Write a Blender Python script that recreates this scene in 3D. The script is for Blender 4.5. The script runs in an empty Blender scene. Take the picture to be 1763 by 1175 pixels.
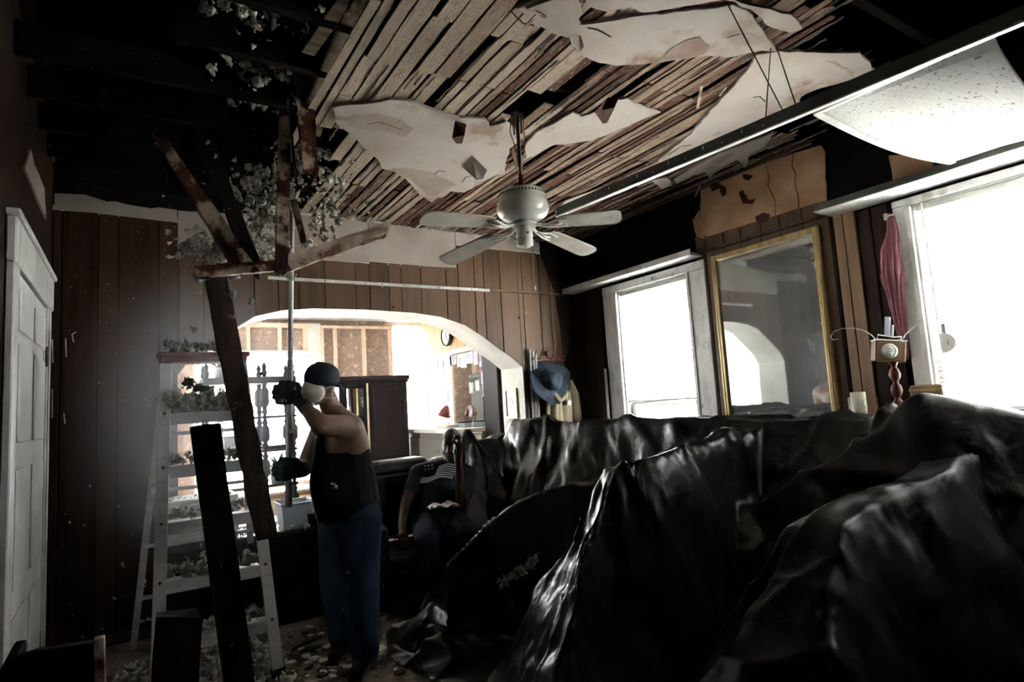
import bpy, bmesh, math, random
import numpy as np
from mathutils import Vector, Matrix, Euler, noise as mnoise

SC = bpy.context.scene
COL = SC.collection
PI = math.pi
R = random.Random(11)

# ---------------------------------------------------------------- camera, sky, exposure
F_PX, W_PX, H_PX, EYE = 1026.9, 1763, 1175, 1.45
RIGHT = Vector((0.8446, -0.5311, -0.0599)).normalized()
UP = Vector((-0.0043, -0.1183, 0.9930)).normalized()
FWD = (-RIGHT.cross(UP)).normalized()
UP = RIGHT.cross(-FWD).normalized() * -1
if UP.z < 0: UP = -UP
cam = bpy.data.cameras.new('camera'); cam_ob = bpy.data.objects.new('camera', cam); COL.objects.link(cam_ob)
m = Matrix((RIGHT, UP, -FWD)).transposed().to_4x4(); m.translation = (0, 0, EYE)
cam_ob.matrix_world = m
cam.sensor_width = 36; cam.lens = F_PX / W_PX * 36; cam.clip_start = 0.03
SC.camera = cam_ob

SKY = 40
HAZE = 0.40
world = bpy.data.worlds.new('overcast'); SC.world = world; world.use_nodes = True
bg = world.node_tree.nodes['Background']; bg.inputs[0].default_value = (0.93, 0.97, 1.0, 1); bg.inputs[1].default_value = SKY
sun_d = bpy.data.lights.new('sun', 'SUN'); sun_d.energy = 185; sun_d.angle = .02; sun_d.color = (1.0, .95, .87)
sun_o = bpy.data.objects.new('sun', sun_d); COL.objects.link(sun_o); sun_o.location = (2, -8, 12); sun_o.rotation_euler = (math.radians(32), 0, math.radians(-4))
SC.view_settings.view_transform = 'Standard'; SC.view_settings.look = 'None'
SC.view_settings.gamma = 1; SC.view_settings.use_curve_mapping = False
SC.view_settings.exposure = 0.28
SC.cycles.use_denoising = True
SC.cycles.max_bounces = 8; SC.cycles.diffuse_bounces = 5; SC.cycles.glossy_bounces = 4
SC.cycles.transmission_bounces = 6; SC.cycles.volume_bounces = 1
SC.cycles.sample_clamp_indirect = 0

def portal(loc, rot, sx, sy):
    l = bpy.data.lights.new('window_portal', 'AREA'); l.shape = 'RECTANGLE'; l.size = sx; l.size_y = sy
    l.cycles.is_portal = True
    o = bpy.data.objects.new('window_portal', l); COL.objects.link(o); o.location = loc; o.rotation_euler = rot

# ---------------------------------------------------------------- helpers
def ray(px, py):
    return RIGHT * ((px - W_PX / 2) / F_PX) - UP * ((py - H_PX / 2) / F_PX) + FWD
def at(px, py, ax, val):
    """the point of the plane (axis ax = val) that lies behind a measured spot of the photograph"""
    d = ray(px, py); o = Vector((0, 0, EYE)); t = (val - o[ax]) / d[ax]
    return o + d * t
def atd(px, py, depth):
    return Vector((0, 0, EYE)) + ray(px, py) * depth

class MB:
    def __init__(s): s.v = []; s.f = []; s.smooth = set()
    def add(s, vs, fs, smooth=False):
        b = len(s.v); s.v += [Vector(v) for v in vs]
        for f in fs:
            if smooth: s.smooth.add(len(s.f))
            s.f.append([i + b for i in f])
        return s
    def box(s, c, d, rot=None):
        c = Vector(c); x, y, z = d[0] / 2, d[1] / 2, d[2] / 2
        vs = [Vector((a * x, b * y, e * z)) for a in (-1, 1) for b in (-1, 1) for e in (-1, 1)]
        if rot is not None: vs = [rot @ v for v in vs]
        return s.add([c + v for v in vs], [(0, 1, 3, 2), (4, 6, 7, 5), (0, 4, 5, 1), (2, 3, 7, 6), (0, 2, 6, 4), (1, 5, 7, 3)])
    def span(s, lo, hi):
        lo, hi = Vector(lo), Vector(hi); return s.box((lo + hi) / 2, hi - lo)
    def prism(s, poly, off):
        """poly: list of 3-D points; off: extrusion vector"""
        n = len(poly); off = Vector(off); vs = [Vector(p) for p in poly] + [Vector(p) + off for p in poly]
        fs = [list(range(n))[::-1], list(range(n, 2 * n))] + [(i, (i + 1) % n, (i + 1) % n + n, i + n) for i in range(n)]
        return s.add(vs, fs)
    def tube(s, pts, r, n=8, caps=True, smooth=True, squash=1.0):
        pts = [Vector(p) for p in pts]; k = len(pts); rs = r if isinstance(r, (list, tuple)) else [r] * k
        t0 = (pts[1] - pts[0]).normalized(); a = t0.orthogonal().normalized(); vs = []
        for i, p in enumerate(pts):
            t = ((pts[min(i + 1, k - 1)] - pts[max(i - 1, 0)])).normalized()
            a = (a - t * a.dot(t)).normalized(); b = t.cross(a)
            for j in range(n):
                th = 2 * PI * j / n; vs.append(p + (a * math.cos(th) + b * math.sin(th) * squash) * rs[i])
        fs = [(i * n + j, i * n + (j + 1) % n, (i + 1) * n + (j + 1) % n, (i + 1) * n + j) for i in range(k - 1) for j in range(n)]
        s.add(vs, fs, smooth)
        if caps:
            b0 = len(s.v) - len(vs)
            s.f.append([b0 + j for j in range(n)][::-1]); s.f.append([b0 + (k - 1) * n + j for j in range(n)])
        return s
    def lathe(s, prof, c, n=24, axis=None, smooth=True):
        """prof: (radius, height) pairs; axis: direction (default z)"""
        c = Vector(c); q = Vector((0, 0, 1)).rotation_difference(Vector(axis)).to_matrix() if axis is not None else Matrix.Identity(3)
        vs = []
        for r, z in prof:
            for j in range(n):
                th = 2 * PI * j / n; vs.append(c + q @ Vector((r * math.cos(th), r * math.sin(th), z)))
        k = len(prof)
        fs = [(i * n + j, i * n + (j + 1) % n, (i + 1) * n + (j + 1) % n, (i + 1) * n + j) for i in range(k - 1) for j in range(n)]
        s.add(vs, fs, smooth); b0 = len(s.v) - len(vs)
        s.f.append([b0 + j for j in range(n)][::-1]); s.f.append([b0 + (k - 1) * n + j for j in range(n)])
        return s
    def beam(s, a, b, w, h, upv=(0, 0, 1), taper=1.0):
        """rectangular bar from a to b; w across, h along upv"""
        a, b = Vector(a), Vector(b); t = (b - a).normalized(); x = t.cross(Vector(upv))
        if x.length < 1e-4: x = t.orthogonal()
        x.normalize(); y = x.cross(t).normalized(); vs = []
        for p, k in ((a, 1), (b, taper)):
            for sx, sy in ((-1, -1), (1, -1), (1, 1), (-1, 1)): vs.append(p + x * (sx * w / 2 * k) + y * (sy * h / 2 * k))
        return s.add(vs, [(3, 2, 1, 0), (4, 5, 6, 7), (0, 1, 5, 4), (1, 2, 6, 5), (2, 3, 7, 6), (3, 0, 4, 7)])

def world_loc(o):
    v = Vector((0, 0, 0))
    while o is not None: v += o.location; o = o.parent
    return v

def obj(name, mb, mat=None, parent=None, bevel=0, bseg=1, kind=None, label=None, loc=None):
    me = bpy.data.meshes.new(name)
    off = world_loc(parent) if parent is not None else Vector((0, 0, 0))
    base = Vector(loc) if loc is not None else off
    me.from_pydata([tuple(v - base) for v in mb.v], [], mb.f); me.update()
    if mb.smooth:
        sm = np.zeros(len(me.polygons), dtype=bool)
        for i in mb.smooth: sm[i] = True
        me.polygons.foreach_set('use_smooth', sm)
    if mat is not None: me.materials.append(mat)
    o = bpy.data.objects.new(name, me); COL.objects.link(o)
    if parent is not None: o.parent = parent; o.location = base - off
    else: o.location = base
    if bevel:
        b = o.modifiers.new('bevel', 'BEVEL'); b.width = bevel; b.segments = bseg; b.limit_method = 'ANGLE'
    if kind: o['kind'] = kind
    if label: o['label'] = label
    return o
def tag(o, label, cat, group=None, kind=None):
    o['label'] = label; o['category'] = cat
    if group: o['group'] = group
    if kind: o['kind'] = kind
    return o
def thing(name, label, cat, loc=(0, 0, 0), group=None):
    o = bpy.data.objects.new(name, None); COL.objects.link(o); o.location = loc; o.empty_display_size = 0.05
    return tag(o, label, cat, group)
def struct(name, mb, mat, **k):
    o = obj(name, mb, mat, **k); o['kind'] = 'structure'; return o

# ---------------------------------------------------------------- materials
def nd(nt, t, **k):
    n = nt.nodes.new(t)
    for a, v in k.items(): setattr(n, a, v)
    return n
def mat(name, col, rough=0.6, col2=None, scale=(6, 6, 6), detail=4, lo=0.4, hi=0.6, bump=0, bscale=30, metal=0, spec=0.5, rnd=None,
        col3=None, scale3=2.0, lo3=0.55, hi3=0.7, transmission=0, alpha=1, bdist=0.01, dist=0.0, coord='Object', rough2=None):
    m = bpy.data.materials.new(name); m.use_nodes = True; nt = m.node_tree; b = nt.nodes['Principled BSDF']
    b.inputs['Roughness'].default_value = rough; b.inputs['Metallic'].default_value = metal
    b.inputs['Specular IOR Level'].default_value = spec
    if transmission: b.inputs['Transmission Weight'].default_value = transmission
    if alpha < 1: b.inputs['Alpha'].default_value = alpha
    c4 = lambda c: (c[0], c[1], c[2], 1)
    b.inputs['Base Color'].default_value = c4(col)
    tc = nd(nt, 'ShaderNodeTexCoord'); out = None
    if col2 is not None:
        mp = nd(nt, 'ShaderNodeMapping'); mp.inputs['Scale'].default_value = scale
        nt.links.new(tc.outputs[coord], mp.inputs[0])
        if rnd is not None:
            oi = nd(nt, 'ShaderNodeObjectInfo'); mu = nd(nt, 'ShaderNodeMath', operation='MULTIPLY'); mu.inputs[1].default_value = 57.0
            nt.links.new(oi.outputs['Random'], mu.inputs[0]); cx = nd(nt, 'ShaderNodeCombineXYZ')
            for i in range(3): nt.links.new(mu.outputs[0], cx.inputs[i])
            nt.links.new(cx.outputs[0], mp.inputs['Location'])
        nz = nd(nt, 'ShaderNodeTexNoise'); nz.inputs['Scale'].default_value = 1; nz.inputs['Detail'].default_value = detail; nz.inputs['Distortion'].default_value = dist
        nt.links.new(mp.outputs[0], nz.inputs['Vector'])
        rp = nd(nt, 'ShaderNodeMapRange'); rp.inputs[1].default_value = lo; rp.inputs[2].default_value = hi
        nt.links.new(nz.outputs[0], rp.inputs[0])
        mx = nd(nt, 'ShaderNodeMix', data_type='RGBA'); mx.inputs[6].default_value = c4(col); mx.inputs[7].default_value = c4(col2)
        nt.links.new(rp.outputs[0], mx.inputs[0]); out = mx.outputs[2]
        if rough2 is not None:
            mr = nd(nt, 'ShaderNodeMapRange'); mr.inputs[3].default_value = rough; mr.inputs[4].default_value = rough2
            nt.links.new(rp.outputs[0], mr.inputs[0]); nt.links.new(mr.outputs[0], b.inputs['Roughness'])
        if rnd is not None:
            r2 = nd(nt, 'ShaderNodeMapRange'); r2.inputs[1].default_value = rnd[0]; r2.inputs[2].default_value = rnd[1]
            nt.links.new(oi.outputs['Random'], r2.inputs[0])
            m3 = nd(nt, 'ShaderNodeMix', data_type='RGBA'); m3.inputs[7].default_value = c4(rnd[2])
            nt.links.new(r2.outputs[0], m3.inputs[0]); nt.links.new(out, m3.inputs[6]); out = m3.outputs[2]
        if col3 is not None:
            n3 = nd(nt, 'ShaderNodeTexNoise'); n3.inputs['Scale'].default_value = scale3; n3.inputs['Detail'].default_value = 6; n3.inputs['Roughness'].default_value = 0.62
            nt.links.new(tc.outputs['Object'] if rnd is None else mp.outputs[0], n3.inputs['Vector'])
            r3 = nd(nt, 'ShaderNodeMapRange'); r3.inputs[1].default_value = lo3; r3.inputs[2].default_value = hi3
            nt.links.new(n3.outputs[0], r3.inputs[0])
            m4 = nd(nt, 'ShaderNodeMix', data_type='RGBA'); m4.inputs[7].default_value = c4(col3)
            nt.links.new(r3.outputs[0], m4.inputs[0]); nt.links.new(out, m4.inputs[6]); out = m4.outputs[2]
        nt.links.new(out, b.inputs['Base Color'])
    if bump:
        nb = nd(nt, 'ShaderNodeTexNoise'); nb.inputs['Scale'].default_value = bscale; nb.inputs['Detail'].default_value = 5
        nt.links.new(tc.outputs['Object'], nb.inputs['Vector'])
        bp = nd(nt, 'ShaderNodeBump'); bp.inputs['Strength'].default_value = bump; bp.inputs['Distance'].default_value = bdist
        nt.links.new(nb.outputs[0], bp.inputs['Height']); nt.links.new(bp.outputs[0], b.inputs['Normal'])
    return m

M = {}
M['plaster'] = mat('plaster', (.30, .268, .243), .9, (.24, .195, .165), (1.6, 1.6, 1.6), lo=.45, hi=.7, bump=.25, bscale=25, col3=(.135, .072, .042), scale3=2.1, lo3=.57, hi3=.70)
M['plaster_clean'] = mat('plaster_clean', (.32, .278, .25), .9, (.26, .215, .185), (2, 2, 2), bump=.2, bscale=20)
M['plaster_white'] = mat('plaster_white', (.66, .64, .61), .75, (.55, .53, .50), (3, 3, 3), bump=.5, bscale=9, bdist=.02)
M['brown_plaster'] = mat('brown_plaster', (.47, .29, .165), .9, (.29, .165, .085), (5, 5, 5), lo=.35, hi=.7, bump=.4, bscale=40, col3=(.06, .022, .01), scale3=3.5, lo3=.62, hi3=.72)
M['lath'] = mat('lath', (.36, .30, .24), .85, (.155, .105, .07), (30, 2.0, 30), lo=.45, hi=.70, bump=.5, bscale=60, rnd=(.93, .96, (.12, .045, .022)), col3=(.10, .055, .032), scale3=.45, lo3=.60, hi3=.66, spec=0.12)
M['lath_red'] = mat('lath_red', (.31, .245, .185), .85, (.09, .038, .022), (30, 2.0, 30), lo=.40, hi=.58, bump=.5, bscale=60, rnd=(.42, .62, (.060, .024, .014)), col3=(.42, .37, .31), scale3=.5, lo3=.58, hi3=.66, spec=0.12)
M['joist'] = mat('joist', (.13, .10, .075), .85, (.06, .04, .025), (4, 20, 20), spec=0.12)
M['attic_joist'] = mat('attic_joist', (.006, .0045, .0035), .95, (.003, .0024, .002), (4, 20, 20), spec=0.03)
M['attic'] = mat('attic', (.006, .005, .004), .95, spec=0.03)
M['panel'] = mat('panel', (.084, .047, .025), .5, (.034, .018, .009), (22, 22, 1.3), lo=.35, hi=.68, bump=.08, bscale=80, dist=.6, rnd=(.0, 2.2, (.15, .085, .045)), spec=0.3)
M['panel_left_dim'] = mat('panel_left_dim', (.040, .017, .008), .5, (.014, .006, .003), (22, 22, 1.3), lo=.35, hi=.68, bump=.08, bscale=80, dist=.6, rnd=(.0, 3, (.09, .05, .03)), spec=0.12)  # darker copy of panel: the dim light on the left boards is in the colour
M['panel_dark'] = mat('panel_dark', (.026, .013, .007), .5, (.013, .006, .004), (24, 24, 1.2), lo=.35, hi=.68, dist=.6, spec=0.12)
M['wall_black'] = mat('wall_black', (.006, .005, .0045), .9, spec=0.03)  # even near-black for the right wall and a strip of the back wall
M['groove'] = mat('groove', (.012, .007, .004), .8, spec=0.03)
M['trim_wood'] = mat('trim_wood', (.26, .15, .08), .5, (.16, .085, .04), (20, 20, 1.2), lo=.3, hi=.7, dist=.5)
M['white_trim'] = mat('white_trim', (.62, .62, .60), .5, (.40, .39, .36), (14, 14, 5), lo=.52, hi=.72, bump=.3, bscale=40, col3=(.16, .14, .12), scale3=7, lo3=.66, hi3=.72)
M['door_white'] = mat('door_white', (.76, .77, .76), .45, (.64, .65, .63), (3, 3, 3), bump=.1, bscale=12)
M['rail'] = mat('rail', (.72, .72, .70), .4, (.50, .49, .46), (9, 9, 9))
M['stain'] = mat('stain', (.135, .085, .062), .9, (.20, .145, .115), (9, 9, 9), lo=.4, hi=.62)
M['stain_pale'] = mat('stain_pale', (.195, .155, .125), .9, (.24, .20, .17), (7, 7, 7), lo=.4, hi=.62)
M['rubble'] = mat('rubble', (.62, .57, .52), .9, (.42, .37, .32), (9, 9, 9))
M['track_dark'] = mat('track_dark', (.060, .066, .055), .55, (.045, .048, .040), (9, 9, 9))
M['white_enamel'] = mat('white_enamel', (.60, .62, .58), .25, (.52, .53, .49), (8, 8, 8))
M['blade'] = mat('blade', (.46, .43, .385), .45, (.38, .35, .31), (10, 10, 10))
M['dark_metal'] = mat('dark_metal', (.05, .045, .04), .45, metal=.6)
M['brass'] = mat('brass', (.52, .39, .19), .36, (.36, .25, .11), (20, 20, 4), metal=.55)
M['alu'] = mat('alu', (.60, .61, .62), .5, (.46, .46, .46), (10, 10, 30), metal=.15, lo=.45, hi=.75)
M['red_plastic'] = mat('red_plastic', (.15, .055, .05), .75, (.17, .12, .11), (8, 8, 8))
M['beam_dark'] = mat('beam_dark', (.014, .009, .008), .75, (.007, .005, .005), (18, 18, 2), bump=.5, bscale=40, spec=0.12)
M['beam_red'] = mat('beam_red', (.062, .019, .012), .7, (.026, .010, .007), (14, 14, 2), lo=.4, hi=.65, bump=.6, bscale=50, col3=(.40, .31, .24), scale3=3.0, lo3=.50, hi3=.57, spec=0.12)
M['beam_brown'] = mat('beam_brown', (.048, .029, .019), .7, (.018, .011, .008), (16, 16, 1.6), lo=.4, hi=.62, bump=.6, bscale=45, col3=(.24, .19, .15), scale3=4.0, lo3=.60, hi3=.66, spec=0.12)
M['beam_pale'] = mat('beam_pale', (.38, .30, .235), .75, (.27, .19, .14), (16, 16, 3), lo=.4, hi=.62, bump=.5, bscale=50, col3=(.13, .045, .022), scale3=5.0, lo3=.54, hi3=.60)
M['pine'] = mat('pine', (.76, .62, .50), .6, (.66, .50, .37), (14, 14, 1.2), lo=.4, hi=.65)
M['pine_panel'] = mat('pine_panel', (.50, .31, .16), .5, (.38, .22, .10), (18, 18, 1), lo=.35, hi=.7, dist=.5)
M['osb'] = mat('osb', (.42, .32, .27), .8, (.30, .21, .17), (9, 9, 24), lo=.38, hi=.62, detail=6, col3=(.58, .46, .37), scale3=12, lo3=.56, hi3=.62, dist=1.5)
M['drywall'] = mat('drywall', (.66, .66, .64), .8, (.60, .60, .58), (3, 3, 3))
M['insul'] = mat('insul', (.66, .655, .59), .95, (.38, .37, .31), (30, 30, 30), lo=.40, hi=.62, bump=.8, bscale=90)
M['insul_white'] = mat('insul_white', (.78, .78, .71), .95, (.5, .5, .44), (26, 26, 26), bump=.8, bscale=70)
M['mirror'] = mat('mirror', (.80, .83, .82), .02, metal=1)
M['dusty_mirror'] = mat('dusty_mirror', (.70, .74, .74), .03, (.64, .68, .68), (2, 2, 2), metal=.80)
M['skin_tan'] = mat('skin_tan', (.25, .155, .115), .55, (.20, .115, .08), (7, 7, 7), bump=.05, bscale=60)
M['skin_dark'] = mat('skin_dark', (.055, .028, .018), .7, (.04, .019, .012), (7, 7, 7), spec=.2)
M['hair'] = mat('hair', (.012, .010, .009), .7, bump=.4, bscale=120, spec=0.12)
M['cap_navy'] = mat('cap_navy', (.022, .028, .040), .8, bump=.2, bscale=150, spec=0.12)
M['tank'] = mat('tank', (.003, .003, .0035), .9, (.005, .005, .0055), (6, 6, 6), bump=.3, bscale=14, bdist=.02, spec=0.12)
M['denim'] = mat('denim', (.016, .034, .066), .85, (.008, .018, .038), (9, 9, 9), lo=.35, hi=.7, bump=.5, bscale=12, bdist=.02, spec=0.12)
M['denim_black'] = mat('denim_black', (.010, .013, .02), .85, bump=.4, bscale=14, spec=0.12)
M['glove'] = mat('glove', (.030, .036, .036), .8, (.045, .055, .045), (20, 20, 20), bump=.4, bscale=60, spec=0.12)
M['glove_green'] = mat('glove_green', (.016, .042, .020), .8, (.010, .018, .012), (16, 16, 16), bump=.4, bscale=60, spec=0.12)
M['glove_lime'] = mat('glove_lime', (.05, .30, .05), .6, (.03, .12, .03), (16, 16, 16))
M['mask'] = mat('mask', (.60, .59, .54), .85, (.52, .47, .38), (20, 20, 20), bump=.15, bscale=60, col3=(.24, .18, .10), scale3=16, lo3=.60, hi3=.68)
M['strap_grey'] = mat('strap_grey', (.20, .20, .195), .7)
M['tee'] = mat('tee', (.010, .014, .020), .85, bump=.35, bscale=10, bdist=.02, spec=0.12)
M['print'] = mat('print', (.62, .64, .66), .8)
M['leather'] = mat('leather', (.006, .0055, .006), .34, bump=.3, bscale=9, bdist=.02, spec=0.25)
M['black_wood'] = mat('black_wood', (.014, .011, .013), .5, (.008, .007, .008), (16, 16, 2), spec=0.25)
M['walnut'] = mat('walnut', (.022, .014, .015), .5, (.013, .009, .010), (14, 14, 1.2), lo=.35, hi=.7, spec=0.25)
M['red_wood'] = mat('red_wood', (.12, .040, .022), .4, (.06, .02, .012), (16, 16, 2), lo=.35, hi=.7, spec=0.25)
M['grey_plastic'] = mat('grey_plastic', (.36, .39, .43), .5)
M['white_plastic'] = mat('white_plastic', (.70, .70, .68), .45, (.6, .6, .58), (6, 6, 6))
M['paper'] = mat('paper', (.72, .71, .69), .8)
M['cream'] = mat('cream', (.66, .60, .47), .45)
M['pink'] = mat('pink', (.28, .10, .125), .85, (.20, .065, .085), (8, 8, 2), bump=.2, bscale=30)
M['khaki'] = mat('khaki', (.40, .345, .24), .7, (.30, .25, .17), (6, 6, 3), bump=.3, bscale=18)
M['hat'] = mat('hat', (.045, .060, .085), .8, (.022, .030, .045), (8, 8, 8), bump=.2, bscale=90, spec=0.12)
M['slat'] = mat('slat', (.80, .81, .80), .5, transmission=0)
M['tile'] = mat('tile', (.52, .53, .525), .9, (.47, .47, .46), (5, 5, 5), bump=.2, bscale=60)
M['rough_floor'] = mat('rough_floor', (.27, .21, .16), .9, (.10, .076, .058), (3, 3, 3), lo=.35, hi=.65, bump=.8, bscale=18, bdist=.03, col3=(.36, .31, .26), scale3=5, lo3=.56, hi3=.64, spec=0.12)
M['ground'] = mat('ground', (.66, .66, .62), .9, (.58, .58, .54), (.6, .6, .6))
M['bark'] = mat('bark', (.12, .09, .06), .9)
M['leaf'] = mat('leaf', (.10, .16, .04), .7)
M['lamp_red'] = mat('lamp_red', (.20, .035, .035), .5)
M['clock_face'] = mat('clock_face', (.70, .69, .62), .6)
M['black'] = mat('black', (.008, .008, .008), .5, spec=0.25)
M['rust_flap'] = mat('rust_flap', (.055, .016, .009), .8, (.03, .010, .006), (12, 12, 12), spec=0.12)
M['steel'] = mat('steel', (.60, .62, .64), .35, metal=.6)
M['frosted'] = mat('frosted', (.72, .74, .72), .6)

def lighten_through(m, t):
    # fibre fluff lets some light through
    nt = m.node_tree; b = nt.nodes['Principled BSDF']; out = [n for n in nt.nodes if n.type == 'OUTPUT_MATERIAL'][0]
    tr = nd(nt, 'ShaderNodeBsdfTranslucent'); nt.links.new(b.inputs['Base Color'].links[0].from_socket, tr.inputs[0]); x = nd(nt, 'ShaderNodeMixShader'); x.inputs[0].default_value = t
    nt.links.new(b.outputs[0], x.inputs[1]); nt.links.new(tr.outputs[0], x.inputs[2]); nt.links.new(x.outputs[0], out.inputs['Surface'])
lighten_through(M['insul'], .35); lighten_through(M['insul_white'], .35)

def tile_pits(m):
    nt = m.node_tree; b = nt.nodes['Principled BSDF']; src = b.inputs['Base Color'].links[0].from_socket
    tc = nd(nt, 'ShaderNodeTexCoord'); v = nd(nt, 'ShaderNodeTexNoise'); v.inputs['Scale'].default_value = 70; v.inputs['Detail'].default_value = 2
    nt.links.new(tc.outputs['Object'], v.inputs['Vector']); r = nd(nt, 'ShaderNodeMapRange'); r.inputs[1].default_value = .655; r.inputs[2].default_value = .675
    nt.links.new(v.outputs[0], r.inputs[0]); x = nd(nt, 'ShaderNodeMix', data_type='RGBA'); x.inputs[7].default_value = (.16, .155, .14, 1)
    nt.links.new(r.outputs[0], x.inputs[0]); nt.links.new(src, x.inputs[6]); nt.links.new(x.outputs[2], b.inputs['Base Color'])
tile_pits(M['tile'])

def tarp_mat(name, col, rough, s1=.5, spec=.36):
    m = bpy.data.materials.new(name); m.use_nodes = True; nt = m.node_tree; b = nt.nodes['Principled BSDF']
    b.inputs['Base Color'].default_value = (*col, 1); b.inputs['Roughness'].default_value = rough; b.inputs['Specular IOR Level'].default_value = spec
    tc = nd(nt, 'ShaderNodeTexCoord')
    n1 = nd(nt, 'ShaderNodeTexNoise'); n1.inputs['Scale'].default_value = 7; n1.inputs['Detail'].default_value = 3; n1.inputs['Distortion'].default_value = 1.2
    n2 = nd(nt, 'ShaderNodeTexVoronoi'); n2.inputs['Scale'].default_value = 26; n2.feature = 'F1'
    nz = nd(nt, 'ShaderNodeTexNoise'); nz.inputs['Scale'].default_value = 12
    ad = nd(nt, 'ShaderNodeMixRGB', blend_type='ADD'); ad.inputs[0].default_value = .12
    nt.links.new(tc.outputs['Object'], n1.inputs['Vector']); nt.links.new(tc.outputs['Object'], nz.inputs['Vector'])
    nt.links.new(tc.outputs['Object'], ad.inputs[1]); nt.links.new(nz.outputs['Color'], ad.inputs[2]); nt.links.new(ad.outputs[0], n2.inputs['Vector'])
    b1 = nd(nt, 'ShaderNodeBump'); b1.inputs['Strength'].default_value = s1; b1.inputs['Distance'].default_value = .03
    b2 = nd(nt, 'ShaderNodeBump'); b2.inputs['Strength'].default_value = s1 * .55; b2.inputs['Distance'].default_value = .012
    nt.links.new(n1.outputs[0], b1.inputs['Height']); nt.links.new(n2.outputs['Distance'], b2.inputs['Height'])
    nt.links.new(b1.outputs[0], b2.inputs['Normal']); nt.links.new(b2.outputs[0], b.inputs['Normal'])
    return m
M['tarp'] = tarp_mat('tarp', (.004, .0042, .0045), .30, .16)
M['tarp_soft'] = tarp_mat('tarp_soft', (.004, .004, .004), .42, .10, .16)

M['post_black'] = mat('post_black', (.004, .004, .0055), .8, (.0025, .0025, .0035), (16, 16, 2), spec=.06)
# ---------------------------------------------------------------- mesh shaping helpers
def jag(poly, step=.05, amp=.012, rnd=R):
    """break the edges of a 2-D outline into ragged short steps"""
    out = []
    n = len(poly)
    for i in range(n):
        a, b = Vector(poly[i]), Vector(poly[(i + 1) % n]); L = (b - a).length; k = max(1, int(L / step)); nn = Vector((-(b - a).y, (b - a).x))
        if nn.length > 0: nn.normalize()
        for j in range(k):
            t = j / k; p = a.lerp(b, t)
            if j: p = p + nn * rnd.uniform(-amp, amp) + (b - a) / k * rnd.uniform(-.3, .3)
            out.append(p)
    return out

def fuse(parts, voxel=.012, smooth=6):
    """parts: capsules (a, b, ra, rb) and ellipsoids (c, (rx,ry,rz), rotation) melted into one continuous skin; returns an MB"""
    bm = bmesh.new()
    for p in parts:
        if len(p) == 4:
            a, b, ra, rb = p; a, b = Vector(a), Vector(b); d = b - a; L = max(d.length, 1e-5)
            q = Vector((0, 0, 1)).rotation_difference(d).to_matrix().to_4x4(); n = 16; vs = []
            prof = [(ra * math.cos(t), -ra * math.sin(t)) for t in (1.3, .9, .45)] + [(ra + (rb - ra) * k, L * k) for k in (0, .25, .5, .75, 1)] + [(rb * math.cos(t), L + rb * math.sin(t)) for t in (.45, .9, 1.3)]
            for r, z in prof: vs.append([bm.verts.new(a + q @ Vector((r * math.cos(2 * PI * j / n), r * math.sin(2 * PI * j / n), z))) for j in range(n)])
            for i in range(len(vs) - 1):
                for j in range(n): bm.faces.new((vs[i][j], vs[i][(j + 1) % n], vs[i + 1][(j + 1) % n], vs[i + 1][j]))
            bm.faces.new(vs[0][::-1]); bm.faces.new(vs[-1])
        else:
            c, r, rot = p; r_ = Matrix.Diagonal((*r, 1)); mt = Matrix.Translation(Vector(c)) @ rot.to_4x4() @ r_
            bmesh.ops.create_uvsphere(bm, u_segments=20, v_segments=14, radius=1, matrix=mt)
    me = bpy.data.meshes.new('tmp'); bm.to_mesh(me); bm.free()
    o = bpy.data.objects.new('tmp', me); COL.objects.link(o)
    rm = o.modifiers.new('r', 'REMESH'); rm.mode = 'VOXEL'; rm.voxel_size = voxel
    if smooth: s = o.modifiers.new('s', 'SMOOTH'); s.iterations = smooth; s.factor = .5
    dg = bpy.context.evaluated_depsgraph_get(); ev = o.evaluated_get(dg); m2 = ev.to_mesh()
    mb = MB(); mb.v = [v.co.copy() for v in m2.vertices]; mb.f = [list(p.vertices) for p in m2.polygons]; mb.smooth = set(range(len(mb.f)))
    ev.to_mesh_clear(); bpy.data.objects.remove(o); bpy.data.meshes.remove(me)
    return mb

def cut(mb, planes):
    """keep the part of a mesh on the positive side of every (point, normal) plane, open edges left as hems"""
    bm = bmesh.new(); vs = [bm.verts.new(v) for v in mb.v]
    for f in mb.f: bm.faces.new([vs[i] for i in f])
    for p, n in planes:
        bmesh.ops.bisect_plane(bm, geom=bm.verts[:] + bm.edges[:] + bm.faces[:], plane_co=p, plane_no=n, clear_inner=True)
    bm.verts.index_update(); o = MB(); o.v = [v.co.copy() for v in bm.verts]; o.f = [[v.index for v in f.verts] for f in bm.faces]; o.smooth = set(range(len(o.f))); bm.free()
    return o

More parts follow.
